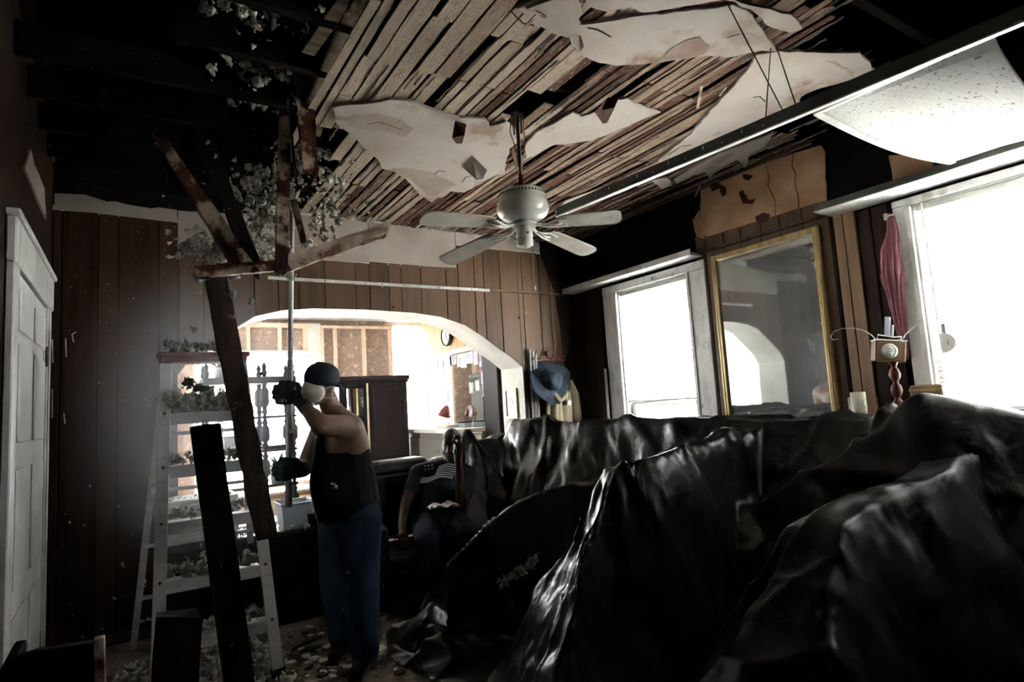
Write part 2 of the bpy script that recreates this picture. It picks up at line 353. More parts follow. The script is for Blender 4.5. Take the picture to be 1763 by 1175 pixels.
def vnoise(x, y, seed=0):
    """smooth value noise on numpy arrays, 0..1"""
    xi = np.floor(x).astype(int); yi = np.floor(y).astype(int); fx = x - xi; fy = y - yi
    def h(a, b):
        n = (a * 374761393 + b * 668265263 + seed * 69069) & 0x7fffffff
        n = ((n ^ (n >> 13)) * 1274126177) & 0x7fffffff
        return ((n ^ (n >> 16)) & 0xffff) / 65535.0
    u = fx * fx * (3 - 2 * fx); v = fy * fy * (3 - 2 * fy)
    return (h(xi, yi) * (1 - u) + h(xi + 1, yi) * u) * (1 - v) + (h(xi, yi + 1) * (1 - u) + h(xi + 1, yi + 1) * u) * v
def facets(x, y, seed=0):
    """piecewise flat triangles between random heights: the look of crumpled sheet"""
    xi = np.floor(x).astype(int); yi = np.floor(y).astype(int); fx = x - xi; fy = y - yi
    def h(a, b):
        n = (a * 374761393 + b * 668265263 + seed * 69069) & 0x7fffffff
        n = ((n ^ (n >> 13)) * 1274126177) & 0x7fffffff
        return ((n ^ (n >> 16)) & 0xffff) / 65535.0
    a, b, c, d = h(xi, yi), h(xi + 1, yi), h(xi, yi + 1), h(xi + 1, yi + 1)
    return np.where(fx + fy < 1, a + (b - a) * fx + (c - a) * fy, d + (c - d) * (1 - fx) + (b - d) * (1 - fy))
# ---------------------------------------------------------------- the room shell
XL, XR, YB, YN, ZC, ZR = -0.48, 4.0, 5.01, -1.6, 3.12, 2.56
YT = YB + 0.42            # far face of the thick arched wall
Y2, X2 = 8.10, 3.60       # far wall and right wall of the room beyond

floor_mb = MB().span((XL - .3, YN - .2, -.12), (XR + .3, Y2 + .3, 0))
floor_o = struct('floor', floor_mb, M['rough_floor'])
ground = struct('ground_outside', MB().span((-30, -30, -.62), (40, 45, -.5)), M['ground'])

# arch outline (from left foot, over the top, to the right foot)
ARCH = [(.27, 0), (.27, 1.80), (.36, 1.93), (.52, 2.05), (.80, 2.245), (1.0, 2.30), (1.25, 2.325), (1.7, 2.33), (2.15, 2.315), (2.42, 2.285), (2.67, 2.21), (2.86, 2.10), (3.02, 1.99), (3.17, 1.90), (3.30, 1.80), (3.30, 0)]
def arch_z(x):
    if x <= ARCH[0][0] or x >= ARCH[-1][0]: return 0.0
    pts = ARCH[1:-1]
    for (a, za), (b, zb) in zip(pts, pts[1:]):
        if a <= x <= b: return za + (zb - za) * (x - a) / max(b - a, 1e-6)
    return 0.0

def wall_with_arch(y0, y1):
    # a column of the wall for every interval of the arch, so the opening stays clean
    xs = sorted(set([XL - .15, XR + .15] + [p[0] for p in ARCH[1:-1]])); mb = MB()
    outline = [(XL - .15, 0), ARCH[0]] + ARCH[1:-1] + [ARCH[-1], (XR + .15, 0), (XR + .15, 3.5), (XL - .15, 3.5)]
    mb.prism([(x, y0, z) for x, z in outline], (0, y1 - y0, 0))
    return mb
wall_back = struct('wall_back', wall_with_arch(YB, YT), M['plaster_white'])

# vertical panelling boards on the back wall, each cut to the arch below and to the torn plaster band above
bx = [-.475, -.425, -.22, -.10, .148, .273, .44, .55, .80, .98, 1.14, 1.356, 1.619, 1.744, 1.92, 2.041, 2.229, 2.49, 2.619, 2.797, 2.901, 3.088, 3.353, 3.563, 3.69, 3.90, 3.995]
def board_top(x):
    if x < .27: return 2.955
    if x < 1.70: return 2.745
    if x < 2.61: return 2.76
    return 2.985
for a, b in zip(bx, bx[1:]):
    g = .004; xs = [a + g] + [x for x, _ in ARCH[1:-1] if a + g < x < b - g] + [b - g]
    t = board_top((a + b) / 2)
    pieces = [xs]
    if a < .27 < b: pieces = [[a + g, .269], [.271] + [x for x in xs if x > .271]]
    if a < 3.30 < b: pieces = [[x for x in xs if x < 3.299] + [3.299], [3.301, b - g]]
    for ps in pieces:
        poly = [(x, YB - .008, max(arch_z(x), 0.001)) for x in ps] + [(ps[-1], YB - .008, t + R.uniform(-.004, .004)), (ps[0], YB - .008, t + R.uniform(-.004, .004))]
        o = obj('panel_board', MB().prism(poly, (0, .0075, 0)), M['panel_left_dim' if b < .3 else 'panel'], wall_back, bevel=.002)
# dark backing seen in the joints between the boards
for x0, x1, tt in ((XL, .27, 2.95), (3.30, XR, 2.98), (.27, 2.61, 2.74), (2.61, 3.30, 2.98)):
    zs = 0 if x1 <= .271 or x0 >= 3.29 else None
    if zs is not None: obj('board_backing', MB().span((x0, YB - .0012, zs), (x1, YB - .0002, tt)), M['groove'], wall_back)
    else:
        xs = [x0] + [x for x, _ in ARCH[1:-1] if x0 < x < x1] + [x1]
        poly = [(x, YB - .0012, arch_z(x + (1e-4 if x == x0 else -1e-4 if x == x1 else 0))) for x in xs] + [(x1, YB - .0012, tt), (x0, YB - .0012, tt)]
        obj('board_backing', MB().prism(poly, (0, .001, 0)), M['groove'], wall_back)
# plaster band above the boards with its torn lower steps
def band(pts, name='plaster_band'):
    o = obj(name, MB().prism([(x, YB - .012, z) for x, z in pts], (0, .011, 0)), M['plaster_clean'], wall_back, bevel=.002)
band([(-.47, 2.962), (-.2, 2.957), (.0, 2.952), (.268, 2.945), (.268, 3.045), (.15, 3.05), (.10, 3.035), (-.05, 3.045), (-.12, 3.06), (-.17, 3.05), (-.3, 3.085), (-.47, 3.07)])
band([(.273, 2.755), (.40, 2.75), (.75, 2.75), (1.1, 2.745), (1.742, 2.75), (1.742, 3.119), (1.2, 3.119), (.8, 3.08), (.5, 3.05), (.273, 3.04)])
band([(1.746, 2.77), (2.2, 2.765), (2.607, 2.762), (2.607, 3.119), (1.746, 3.119)])
band([(2.611, 2.985), (3.1, 2.99), (3.6, 3.0), (3.6, 3.119), (2.611, 3.119)])
# what lies behind the band above the broken corner
obj('dark_top', MB().span((XL, YB - .003, 2.99), (.9, YB - .001, 3.3)), M['wall_black'], wall_back)  # near-black strip along the top left of the wall
obj('dark_corner', MB().prism([(3.55, YB - .011, 3.12), (3.75, YB - .011, 2.6), (3.80, YB - .011, 2.2), (3.84, YB - .011, 1.5), (3.84, YB - .011, 0), (3.998, YB - .011, 0), (3.998, YB - .011, 3.12)], (0, .002, 0)), M['panel_dark'], wall_back)  # darker board colour down the right corner, widest at the top
for (px, py), (qx, qy) in (((131, 572), (124, 576)), ((124, 576), (127, 590)), ((113, 583), (114, 615)), ((90, 585), (91, 625)), ((90, 670), (90, 720)), ((110, 712), (112, 730))):
    obj('paint_scrape', MB().beam(at(px, py, 1, YB - .0095), at(qx, qy, 1, YB - .0095), .007, .002, (0, 1, 0)), M['rail'], wall_back)
for x, z in ((3.29, 2.30), (1.95, 2.36)):
    obj('nail_hole', MB().lathe([(.012, 0), (.009, .01), (.004, .012)], (x, YB - .008, z), 8, axis=(0, -1, 0)), M['black'], wall_back)

# ---- right wall with two window openings
W1 = (3.42, 4.30, .98, 2.46); W2 = (.42, 1.66, 1.22, 2.50)
def right_wall():
    mb = MB(); x0, x1 = XR, XR + .16
    ys = [(YN, W2[0]), (W2[1], W1[0]), (W1[1], YB)]
    for a, b in ys: mb.span((x0, a, 0), (x1, b, 3.5))
    for w in (W1, W2): mb.span((x0, w[0], 0), (x1, w[1], w[2])); mb.span((x0, w[0], w[3]), (x1, w[1], 3.5))
    return mb
wall_right = struct('wall_right', right_wall(), M['wall_black'])
obj('dark_board', MB().span((XR - .008, 4.56, 0), (XR - .0005, 4.99, 2.55)), M['panel_dark'], wall_right)
ry = [3.30, 3.20, 3.02, 2.86, 2.68, 2.52, 2.35, 2.16]
for a, b in zip(ry[1:], ry): obj('panel_board', MB().span((XR - .009, a + .004, .3), (XR - .001, b - .004, 2.745)), M['panel'], wall_right, bevel=.002)
obj('board_backing', MB().span((XR - .0012, 2.15, .3), (XR - .0004, 3.30, 2.74)), M['groove'], wall_right)
for a, b, mm in ((2.135, 2.155, 'groove'), (2.07, 2.13, 'trim_wood'), (1.99, 2.065, 'trim_wood')): obj('upright_board', MB().span((XR - .022, a, .3), (XR - .001, b, 2.60)), M[mm], wall_right, bevel=.003)
for a, b in ((1.90, 1.985), (1.80, 1.895)): obj('panel_board', MB().span((XR - .009, a, .3), (XR - .001, b - .003, 2.55)), M['panel_dark'], wall_right, bevel=.002)
# brown cracked plaster over the mirror, in broken pieces with open cracks between
bp = [at(px, py, 0, XR - .01) for px, py in ((1207, 322), (1260, 300), (1318, 280), (1366, 264), (1414, 250), (1421, 262), (1424, 345), (1375, 360), (1335, 372), (1270, 392), (1216, 408), (1205, 395))]
c1 = [at(px, py, 0, XR - .01) for px, py in ((1318, 280), (1324, 305), (1322, 320), (1334, 345), (1335, 372))]
c2 = [at(px, py, 0, XR - .01) for px, py in ((1366, 264), (1363, 285), (1370, 300), (1368, 318), (1374, 338), (1375, 360))]
def plate(poly, name, mm):
    p2 = jag([(p.y, p.z) for p in poly], .05, .004); obj(name, MB().prism([(XR - .014, p.x, p.y) for p in p2], (.013, 0, 0)), M[mm], wall_right, bevel=.002)
sh = Vector((0, -.006, 0))
plate([bp[0], bp[1], bp[2]] + c1[1:] + [bp[9], bp[10], bp[11]], 'brown_plaster_patch', 'brown_plaster')
plate([p + sh for p in c1] + [bp[7]] + [p for p in c2[::-1][1:]], 'brown_plaster_patch', 'brown_plaster')
plate([p + sh for p in c2] + [bp[6], bp[5], bp[4]], 'brown_plaster_patch', 'brown_plaster')
plate([at(px, py, 0, XR - .01) for px, py in ((1192, 380), (1204, 362), (1210, 395), (1214, 412), (1200, 408))], 'brown_plaster_patch', 'brown_plaster')
plate([at(px, py, 0, XR - .01) for px, py in ((1530, 268), (1600, 268), (1610, 300), (1540, 322))], 'brown_plaster_patch', 'brown_plaster')

for pp in ([(1240, 316), (1249, 322), (1251, 334), (1244, 339), (1239, 330)], [(1272, 331), (1279, 327), (1288, 344), (1301, 341), (1296, 352), (1279, 351)], [(1278, 300), (1297, 302), (1290, 311), (1280, 309)], [(1300, 373), (1314, 366), (1326, 369), (1322, 380), (1303, 385)], [(1222, 318), (1238, 314), (1240, 324), (1226, 330)]):
    po = jag([(p.y, p.z) for p in (at(a, b, 0, XR - .0145) for a, b in pp)], .03, .006); obj('bare_patch', MB().prism([(XR - .0146, p.x, p.y) for p in po], (.0006, 0, 0)), M['rust_flap'], wall_right)
# ---- left wall with the panelled door
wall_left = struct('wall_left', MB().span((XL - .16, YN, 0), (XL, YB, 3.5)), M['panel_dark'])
for a, b in ((4.74, 4.995),): obj('panel_board', MB().span((XL + .001, a, 0), (XL + .008, b, 2.2)), M['panel'], wall_left, bevel=.002)
lp = [at(px, py, 0, XL + .01) for px, py in ((42, 290), (52, 257), (58, 285), (66, 300), (70, 312), (76, 325), (76, 345), (79, 378), (72, 362))]
obj('plaster_patch', MB().prism([(XL + .002, p.y, p.z) for p in lp], (.012, 0, 0)), M['plaster_clean'], wall_left)
DX = XL + .02
door_1 = struct('door_1', MB().span((XL + .001, 3.46, .01), (DX, 4.56, 2.19)), M['door_white'])
for z0, z1 in ((.18, .62), (.74, 1.28), (1.40, 1.86), (1.92, 2.12)):
    for y0, y1 in ((3.55, 3.95), (4.07, 4.47)):
        o = obj('door_panel', MB().span((DX, y0, z0), (DX + .012, y1, z1)), M['door_white'], door_1, bevel=.010)
obj('latch_plate', MB().span((DX, 4.475, 1.80), (DX + .008, 4.53, 1.98)), M['white_trim'], door_1, bevel=.002)
obj('latch', MB().span((DX + .008, 4.49, 1.83), (DX + .022, 4.512, 1.95)).span((DX + .008, 4.482, 1.90), (DX + .02, 4.52, 1.92)), M['dark_metal'], door_1, bevel=.003)
obj('hinge', MB().span((DX, 4.50, .20), (DX + .01, 4.545, .30)), M['dark_metal'], door_1)
trim_1 = struct('trim_1', MB().span((XL + .001, 4.56, 0), (XL + .035, 4.70, 2.20)), M['white_trim'], bevel=.006)
obj('casing_bead', MB().span((XL + .035, 4.565, 0), (XL + .045, 4.60, 2.2)), M['white_trim'], trim_1, bevel=.004)
trim_2 = struct('trim_2', MB().span((XL + .001, 3.30, 2.20), (XL + .042, 4.74, 2.40)), M['white_trim'], bevel=.008)
obj('lintel_cap', MB().span((XL + .001, 3.28, 2.40), (XL + .055, 4.76, 2.43)), M['white_trim'], trim_2, bevel=.005)
trim_3 = struct('trim_3', MB().span((XL + .001, 3.32, 0), (XL + .035, 3.46, 2.20)), M['white_trim'], bevel=.006)
base_b = struct('baseboard_back', MB().span((XL, YB - .028, 0), (.26, YB - .0085, .07)), M['joist'])

# ---- near wall behind the viewer, side walls of the far room
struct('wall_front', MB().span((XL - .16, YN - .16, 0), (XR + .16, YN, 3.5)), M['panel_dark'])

# ---- ceiling: joists, laths and the plaster that is left, under a dark attic
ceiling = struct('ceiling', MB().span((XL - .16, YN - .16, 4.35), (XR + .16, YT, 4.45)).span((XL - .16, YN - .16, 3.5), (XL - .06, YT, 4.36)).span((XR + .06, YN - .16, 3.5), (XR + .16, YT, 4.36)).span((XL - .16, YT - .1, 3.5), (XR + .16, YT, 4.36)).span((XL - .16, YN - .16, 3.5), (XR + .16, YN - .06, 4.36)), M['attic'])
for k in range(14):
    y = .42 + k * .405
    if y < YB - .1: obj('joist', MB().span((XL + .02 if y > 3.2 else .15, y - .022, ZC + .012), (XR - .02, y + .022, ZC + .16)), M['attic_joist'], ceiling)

def pix_poly(pts, z=ZC): return [Vector((p.x, p.y)) for p in (at(a, b, 2, z) for a, b in pts)]
PATCH = [
 [(572, 180), (600, 175), (640, 172), (670, 166), (700, 168), (730, 178), (760, 188), (790, 198), (835, 200), (842, 212), (870, 205), (893, 222), (880, 243), (872, 268), (868, 292), (838, 306), (800, 328), (770, 325), (742, 345), (722, 332), (700, 306), (676, 290), (655, 286), (650, 270), (625, 250), (600, 224), (575, 204)],
 [(925, 222), (960, 205), (985, 190), (1000, 197), (1040, 182), (1060, 168), (1078, 166), (1112, 182), (1138, 190), (1110, 200), (1080, 214), (1020, 238), (985, 243), (955, 246), (925, 262), (905, 270), (905, 245)],
 [(890, 8), (925, -6), (985, 8), (1000, 36), (1085, 23), (1180, 13), (1262, 2), (1295, 20), (1312, 45), (1336, 84), (1308, 82), (1260, 93), (1200, 92), (1150, 100), (1100, 106), (1060, 108), (1030, 103), (1000, 88), (985, 62), (950, 52), (918, 36)],
 [(1302, 88), (1340, 82), (1400, 84), (1480, 85), (1510, 122), (1470, 130), (1440, 140), (1408, 148), (1380, 160), (1378, 178), (1340, 192), (1290, 210), (1260, 222), (1235, 236), (1205, 252), (1188, 268), (1150, 290), (1132, 272), (1150, 258), (1172, 240), (1190, 225), (1210, 200), (1240, 165), (1256, 150), (1272, 130), (1290, 108)],
 [(1160, 306), (1195, 285), (1235, 262), (1290, 242), (1332, 226), (1318, 248), (1290, 262), (1284, 286), (1270, 272), (1245, 285), (1222, 304), (1212, 292), (1190, 300), (1165, 314)],
 [(1130, -70), (1262, -6), (1310, 8), (1360, 20), (1382, 45), (1360, 52), (1318, 38), (1300, 18)],
 [(975, 342), (1035, 320), (1030, 334), (990, 352), (955, 364)],
 [(905, 3), (985, -25), (1000, 12), (985, 44), (970, 48), (955, 28)],
 [(1120, 304), (1148, 300), (1158, 312), (1140, 320)],
 [(1003, 2), (1020, -30), (1250, -70), (1262, -6), (1180, 6), (1105, 17), (1085, 8), (1045, 16), (1022, 10)],
]
LATH_SKIP = [Vector((p.x, p.y)) for p in (at(a, b, 2, ZC) for a, b in ((893, 178), (915, 150), (880, 195)))]
for i, pp in enumerate(PATCH):
    po = jag(pix_poly(pp), .045, .008)
    dz = (0, .004, .002, 0, .003, .006, .004, -.014, -.01, .005)[i]
    o = obj('plaster_patch', MB().prism([(p.x, p.y, ZC - .020 + dz) for p in po], (0, 0, .017 - max(dz, 0))), M['plaster'], ceiling, bevel=.003)
# patches where the skim coat has come off, and open cracks
for pp, mm in (([(1140, 98), (1150, 82), (1180, 62), (1205, 57), (1222, 72), (1214, 86), (1190, 92)], 'stain'), ([(598, 210), (602, 198), (648, 189), (692, 200), (712, 216), (700, 230), (660, 222), (625, 218)], 'stain_pale'), ([(672, 286), (700, 284), (742, 292), (786, 314), (762, 324), (742, 336), (712, 308)], 'stain_pale'), ([(820, 212), (842, 214), (860, 208), (866, 214), (850, 232), (828, 224)], 'stain'), ([(1250, 58), (1290, 50), (1304, 62), (1262, 70)], 'stain_pale'), ([(1420, 98), (1440, 100), (1470, 118), (1466, 128), (1452, 112)], 'stain_pale'), ([(1200, 285), (1232, 268), (1262, 258), (1250, 270), (1216, 292)], 'stain_pale')):
    po = jag(pix_poly(pp), .035, .009); obj('bare_patch', MB().prism([(p.x, p.y, ZC - .0212) for p in po], (0, 0, .0008)), M[mm], ceiling)
for ln in (((632, 214), (652, 210), (672, 216), (694, 224)), ((880, 20), (900, 40), (920, 44)), ((1012, 48), (1030, 52), (1052, 64)), ((1296, 168), (1308, 166), (1318, 176)), ((1150, 268), (1172, 252), (1190, 250)), ((748, 300), (756, 294), (768, 296)), ((795, 315), (802, 305), (812, 303))):
    pts = [at(a, b, 2, ZC - .0205) for a, b in ln]; mb = MB()
    for a, b in zip(pts, pts[1:]): mb.beam(a, b, .005, .002)
    obj('open_crack', mb, M['groove'], ceiling)
# hanging flaps of torn backing paper
def flap(pts, dz, mm, y=None):
    """pts: spots of the photograph; the first two stay on the ceiling, the rest hang by dz"""
    v = []
    for k, (a, b) in enumerate(pts):
        h = 0.0 if k < 2 else dz
        v.append(at(a, b, 2, ZC - .022 - h))
    mb = MB(); n = (v[1] - v[0]).cross(v[2] - v[0]).normalized() * .006
    mb.prism(v, n); obj('torn_flap', mb, M[mm], ceiling)
flap([(784, 208), (803, 214), (800, 232), (796, 246), (786, 246), (779, 236)], .10, 'rust_flap')
flap([(1046, 168), (1066, 167), (1058, 185), (1046, 210), (1038, 212), (1024, 192), (1036, 178)], .07, 'rust_flap')
flap([(798, 290), (812, 268), (838, 294), (832, 308), (820, 310)], .08, 'plaster_clean')
flap([(980, 60), (1000, 62), (1006, 80), (1000, 88), (985, 80)], .03, 'plaster_clean')

# lath prototypes: split boards with chipped edges, one metre long, shared by all the laths
LP = []
for k in range(18):
    n = 11; vs = []; fs = []; w = .5
    for i in range(n):
        y = i / (n - 1); l, r_ = -.5 + R.uniform(0, .07) ** 1.3 * 2, .5 - R.uniform(0, .07) ** 1.3 * 2
        if k % 3 == 0 and i in (0, n - 1): l += .25 * R.random()
        for x, z in ((l, 0), (r_, 0), (r_, 1), (l, 1)): vs.append((x, y, z + (R.uniform(-.25, .25) if z == 0 else 0)))
    for i in range(n - 1):
        for j in range(4): fs.append((4 * i + j, 4 * i + (j + 1) % 4, 4 * i + 4 + (j + 1) % 4, 4 * i + 4 + j))
    fs += [(3, 2, 1, 0), (4 * n - 4, 4 * n - 3, 4 * n - 2, 4 * n - 1)]
    me = bpy.data.meshes.new('lath'); me.from_pydata(vs, [], fs); me.materials.append(M['lath' if k < 9 else 'lath_red']); LP.append(me)
hole_edge = pix_poly([(640, -60), (575, 60), (552, 140), (545, 200), (548, 260), (556, 330), (560, 372)])
def hole_x(y):
    pts = sorted(hole_edge, key=lambda p: p.y)
    if y < pts[0].y: return pts[0].x
    for a, b in zip(pts, pts[1:]):
        if a.y <= y <= b.y: return a.x + (b.x - a.x) * (y - a.y) / max(b.y - a.y, 1e-6)
    return pts[-1].x
mount = at(890, 200, 2, ZC)
n_l = 0
x = .60
while x < XR - .03:
    w = R.choice((.046, .054, .06, .074, .09)) if x < 2.0 else R.choice((.034, .040, .046, .056, .07))
    y = YB - .015 - R.uniform(0, .02)
    ylo = 1.15 if x < 2.0 else 1.35 if x < 2.7 else 1.9 if x < 3.2 else 2.3
    while y > ylo and n_l < 296:
        L = .405 * R.choice((1, 2, 2, 3, 3, 4)) - .01; y1 = max(y - L, ylo - R.uniform(0, .15)); xm = x + w / 2; ok = xm > hole_x((y + y1) / 2)
        near = abs(xm - mount.x + .02) < .11 and y1 < mount.y - .02 and y > mount.y - .26
        if near:
            # the laths are broken away round the fan's hanger
            y1 = max(y1, mount.y - .03 + R.uniform(-.05, .09))
        if ok and y - y1 > .06 and R.random() > .045:
            o = bpy.data.objects.new('lath', LP[n_l % 9 + (9 if R.random() < (xm - 1.3) / 1.1 else 0)]); COL.objects.link(o); o.parent = ceiling
            sag = R.uniform(0, .006) + (R.uniform(.003, .008) if R.random() < .08 else 0)
            o.location = (xm + R.uniform(-.004, .004), y1, ZC + .001 - sag); o.scale = (w - R.choice((.003, .006, .010, .015)), y - y1, .008); o.rotation_euler = (R.uniform(-.01, .01), R.uniform(-.05, .05), R.uniform(-.012, .012)); n_l += 1
        y = y1 - .008 if not near else mount.y - .24 - R.uniform(0, .14)
    x += w + (R.uniform(.0, .003))
# ridges of old plaster squeezed through and left along the lath edges
kb = MB()
for _ in range(330):
    x_ = R.uniform(.75, XR - .06); y_ = R.uniform(1.5, YB - .1); L_ = R.uniform(.08, .55)
    if x_ < hole_x(y_) + .05 or x_ < hole_x(y_ - L_) + .05 or (abs(x_ - mount.x) < .12 and mount.y - .6 < y_ < mount.y + .5): continue
    n_ = max(3, int(L_ / .03)); vs = []
    for i_ in range(n_ + 1):
        yy_ = y_ - L_ * i_ / n_; h_ = R.uniform(.002, .010); a_ = x_ + R.uniform(-.003, .003); w_ = R.uniform(.002, .007)
        vs += [(a_ - w_, yy_, ZC + .001), (a_, yy_, ZC - h_), (a_ + w_, yy_, ZC + .001)]
    kb.add(vs, [(3 * i_ + j_, 3 * i_ + j_ + 1, 3 * i_ + j_ + 4, 3 * i_ + j_ + 3) for i_ in range(n_) for j_ in (0, 1)])
obj('plaster_ridges', kb, M['plaster'], ceiling, kind='stuff')
# grey boards left across the edge of the hole
for (a, b), (c, d), w in (((628, -20), (540, 178), .075), ((600, -10), (530, 90), .06), ((560, 175), (543, 232), .06)):
    p, q = at(a, b, 2, ZC + .03), at(c, d, 2, ZC + .03)
    obj('grey_board', MB().beam(p, q, w, .02), M['joist'] if w == .06 else M['beam_pale'], ceiling)
# plain plaster behind the viewer
obj('plaster_patch', MB().span((XL, YN, ZC - .02), (XR, .25, ZC)), M['plaster_clean'], ceiling)
# a few splinters hanging from the laths
for (a, b), (c, d) in (((1208, 148), (1201, 186)), ((1250, 150), (1238, 165)), ((1190, 355), (1205, 320)), ((905, 12), (940, 30)), ((930, 20), (905, 45))):
    obj('splinter', MB().beam(at(a, b, 2, ZC - .02), at(c, d, 2, ZC - .05), .014, .006), M['beam_pale'], ceiling)
# ---------------------------------------------------------------- leftovers of the dropped ceiling
trim_4 = struct('trim_4', MB().span((.90, YB - .032, ZR - .012), (2.95, YB - .0125, ZR + .012)).span((.90, YB - .04, ZR - .014), (2.95, YB - .0125, ZR - .010)), M['rail'])
trim_5 = struct('trim_5', MB().span((2.96, YB - .030, ZR - .010), (3.95, YB - .0125, ZR + .010)), M['joist'])
for x in (1.1, 1.35, 1.7, 2.05, 2.4, 2.75): obj('rail_screw', MB().lathe([(.006, 0), (.005, .004), (.001, .005)], (x, YB - .032, ZR), 8, axis=(0, -1, 0)), M['dark_metal'], trim_4)
trim_6 = struct('trim_6', MB().span((XR - .010, 2.14, ZR + .02), (XR - .0045, 3.24, ZR + .05)).span((XR - .05, 2.14, ZR + .02), (XR - .010, 3.24, ZR + .024)), M['joist'])
# ledge of tile strips along the right wall: over window 1 and over window 2
trim_7 = struct('trim_7', MB().span((XR - .155, 3.24, ZR + .012), (XR - .15, 4.98, ZR + .055)).span((XR - .16, 3.24, ZR + .004), (XR - .001, 4.98, ZR + .014)), M['white_trim'])
obj('tile_strip', MB().span((XR - .15, 3.24, ZR + .015), (XR - .002, 3.74, ZR + .028)), M['tile'], trim_7)
obj('tile_strip', MB().span((XR - .15, 3.76, ZR + .015), (XR - .002, 4.97, ZR + .028)), M['tile'], trim_7)
trim_8 = struct('trim_8', MB().span((XR - .235, -.9, ZR + .012), (XR - .23, 2.13, ZR + .055)), M['track_dark'])
obj('wall_angle', MB().span((XR - .24, -.9, ZR + .006), (XR - .001, 2.13, ZR + .012)), M['rail'], trim_8)
obj('tile_strip', MB().span((XR - .225, -.9, ZR + .012), (XR - .002, 2.12, ZR + .026)), M['tile'], trim_8)

# ---------------------------------------------------------------- windows
def window(n, w, casing, head, stool=True, sash=True):
    y0, y1, z0, z1 = w; x = XR
    root = struct('window_%d' % n, MB().span((x + .075, y0, z0), (x + .10, y0 + .035, z1)).span((x + .075, y1 - .035, z0), (x + .10, y1, z1)).span((x + .075, y0 + .035, z1 - .04), (x + .10, y1 - .035, z1)).span((x + .075, y0 + .035, z0), (x + .10, y1 - .035, z0 + .05)), M['white_trim'])
    zm = z0 + (z1 - z0) * .27
    for a, b, xx in ((z0 + .04, zm, x + .05), (zm - .03, z1 - .03, x + .08)):
        mb = MB().span((xx, y0 + .03, a), (xx + .025, y0 + .075, b)).span((xx, y1 - .075, a), (xx + .025, y1 - .03, b)).span((xx, y0 + .075, a), (xx + .025, y1 - .075, a + .04)).span((xx, y0 + .075, b - .04), (xx + .025, y1 - .075, b))
        obj('window_sash', mb, M['white_trim'], root, bevel=.003)
    obj('casing', MB().span((x - .022, y1, z0 - .1), (x - .0005, y1 + casing, z1)), M['white_trim'], root, bevel=.005)
    obj('casing', MB().span((x - .022, y0 - casing, z0 - .1), (x - .0005, y0, z1)), M['white_trim'], root, bevel=.005)
    obj('casing_bead', MB().span((x - .032, y1, z0 - .1), (x - .022, y1 + .03, z1)), M['white_trim'], root, bevel=.003)
    obj('casing_bead', MB().span((x - .032, y0 - .03, z0 - .1), (x - .022, y0, z1)), M['white_trim'], root, bevel=.003)
    obj('head_casing', MB().span((x - .026, y0 - casing, z1), (x - .0005, y1 + casing, z1 + head)), M['white_trim'], root, bevel=.005)
    obj('jamb', MB().span((x - .0004, y1 - .012, z0), (x + .155, y1 - .0005, z1)).span((x - .0004, y0 + .0005, z0), (x + .155, y0 + .012, z1)).span((x - .0004, y0, z1 - .010), (x + .155, y1, z1 - .0005)), M['white_trim'], root)
    obj('window_stool', MB().span((x - .05, y0 - casing, z0 - .04), (x + .05, y1 + casing, z0)), M['white_trim'], root, bevel=.004)
    return root
win1 = window(1, W1, .20, .075)
win2 = window(2, W2, .10, .045)

def glass_mat():
    m = bpy.data.materials.new('glass'); m.use_nodes = True; nt = m.node_tree; nt.nodes.clear()
    o = nd(nt, 'ShaderNodeOutputMaterial'); a = nd(nt, 'ShaderNodeBsdfTransparent'); g = nd(nt, 'ShaderNodeBsdfGlossy'); g.inputs['Roughness'].default_value = .02
    x = nd(nt, 'ShaderNodeMixShader'); x.inputs[0].default_value = .05
    nt.links.new(a.outputs[0], x.inputs[1]); nt.links.new(g.outputs[0], x.inputs[2]); nt.links.new(x.outputs[0], o.inputs[0])
    return m
M['glass'] = glass_mat()
def sheer_mat(name, col, t):
    m = bpy.data.materials.new(name); m.use_nodes = True; nt = m.node_tree; nt.nodes.clear()
    o = nd(nt, 'ShaderNodeOutputMaterial'); a = nd(nt, 'ShaderNodeBsdfTranslucent'); g = nd(nt, 'ShaderNodeBsdfDiffuse'); a.inputs[0].default_value = (*col, 1); g.inputs[0].default_value = (*col, 1)
    x = nd(nt, 'ShaderNodeMixShader'); x.inputs[0].default_value = t
    nt.links.new(g.outputs[0], x.inputs[1]); nt.links.new(a.outputs[0], x.inputs[2]); nt.links.new(x.outputs[0], o.inputs[0]); return m
M['sheer'] = sheer_mat('sheer', (.88, .88, .86), .6)
M['blind'] = sheer_mat('blind', (.86, .87, .86), .5)
for w, r_ in ((W1, win1), (W2, win2)):
    zm = w[2] + (w[3] - w[2]) * .27
    obj('window_pane', MB().span((XR + .061, w[0] + .07, w[2] + .08), (XR + .064, w[1] - .07, zm - .035)), M['glass'], r_)
    obj('window_pane', MB().span((XR + .091, w[0] + .07, zm), (XR + .094, w[1] - .07, w[3] - .065)), M['glass'], r_)

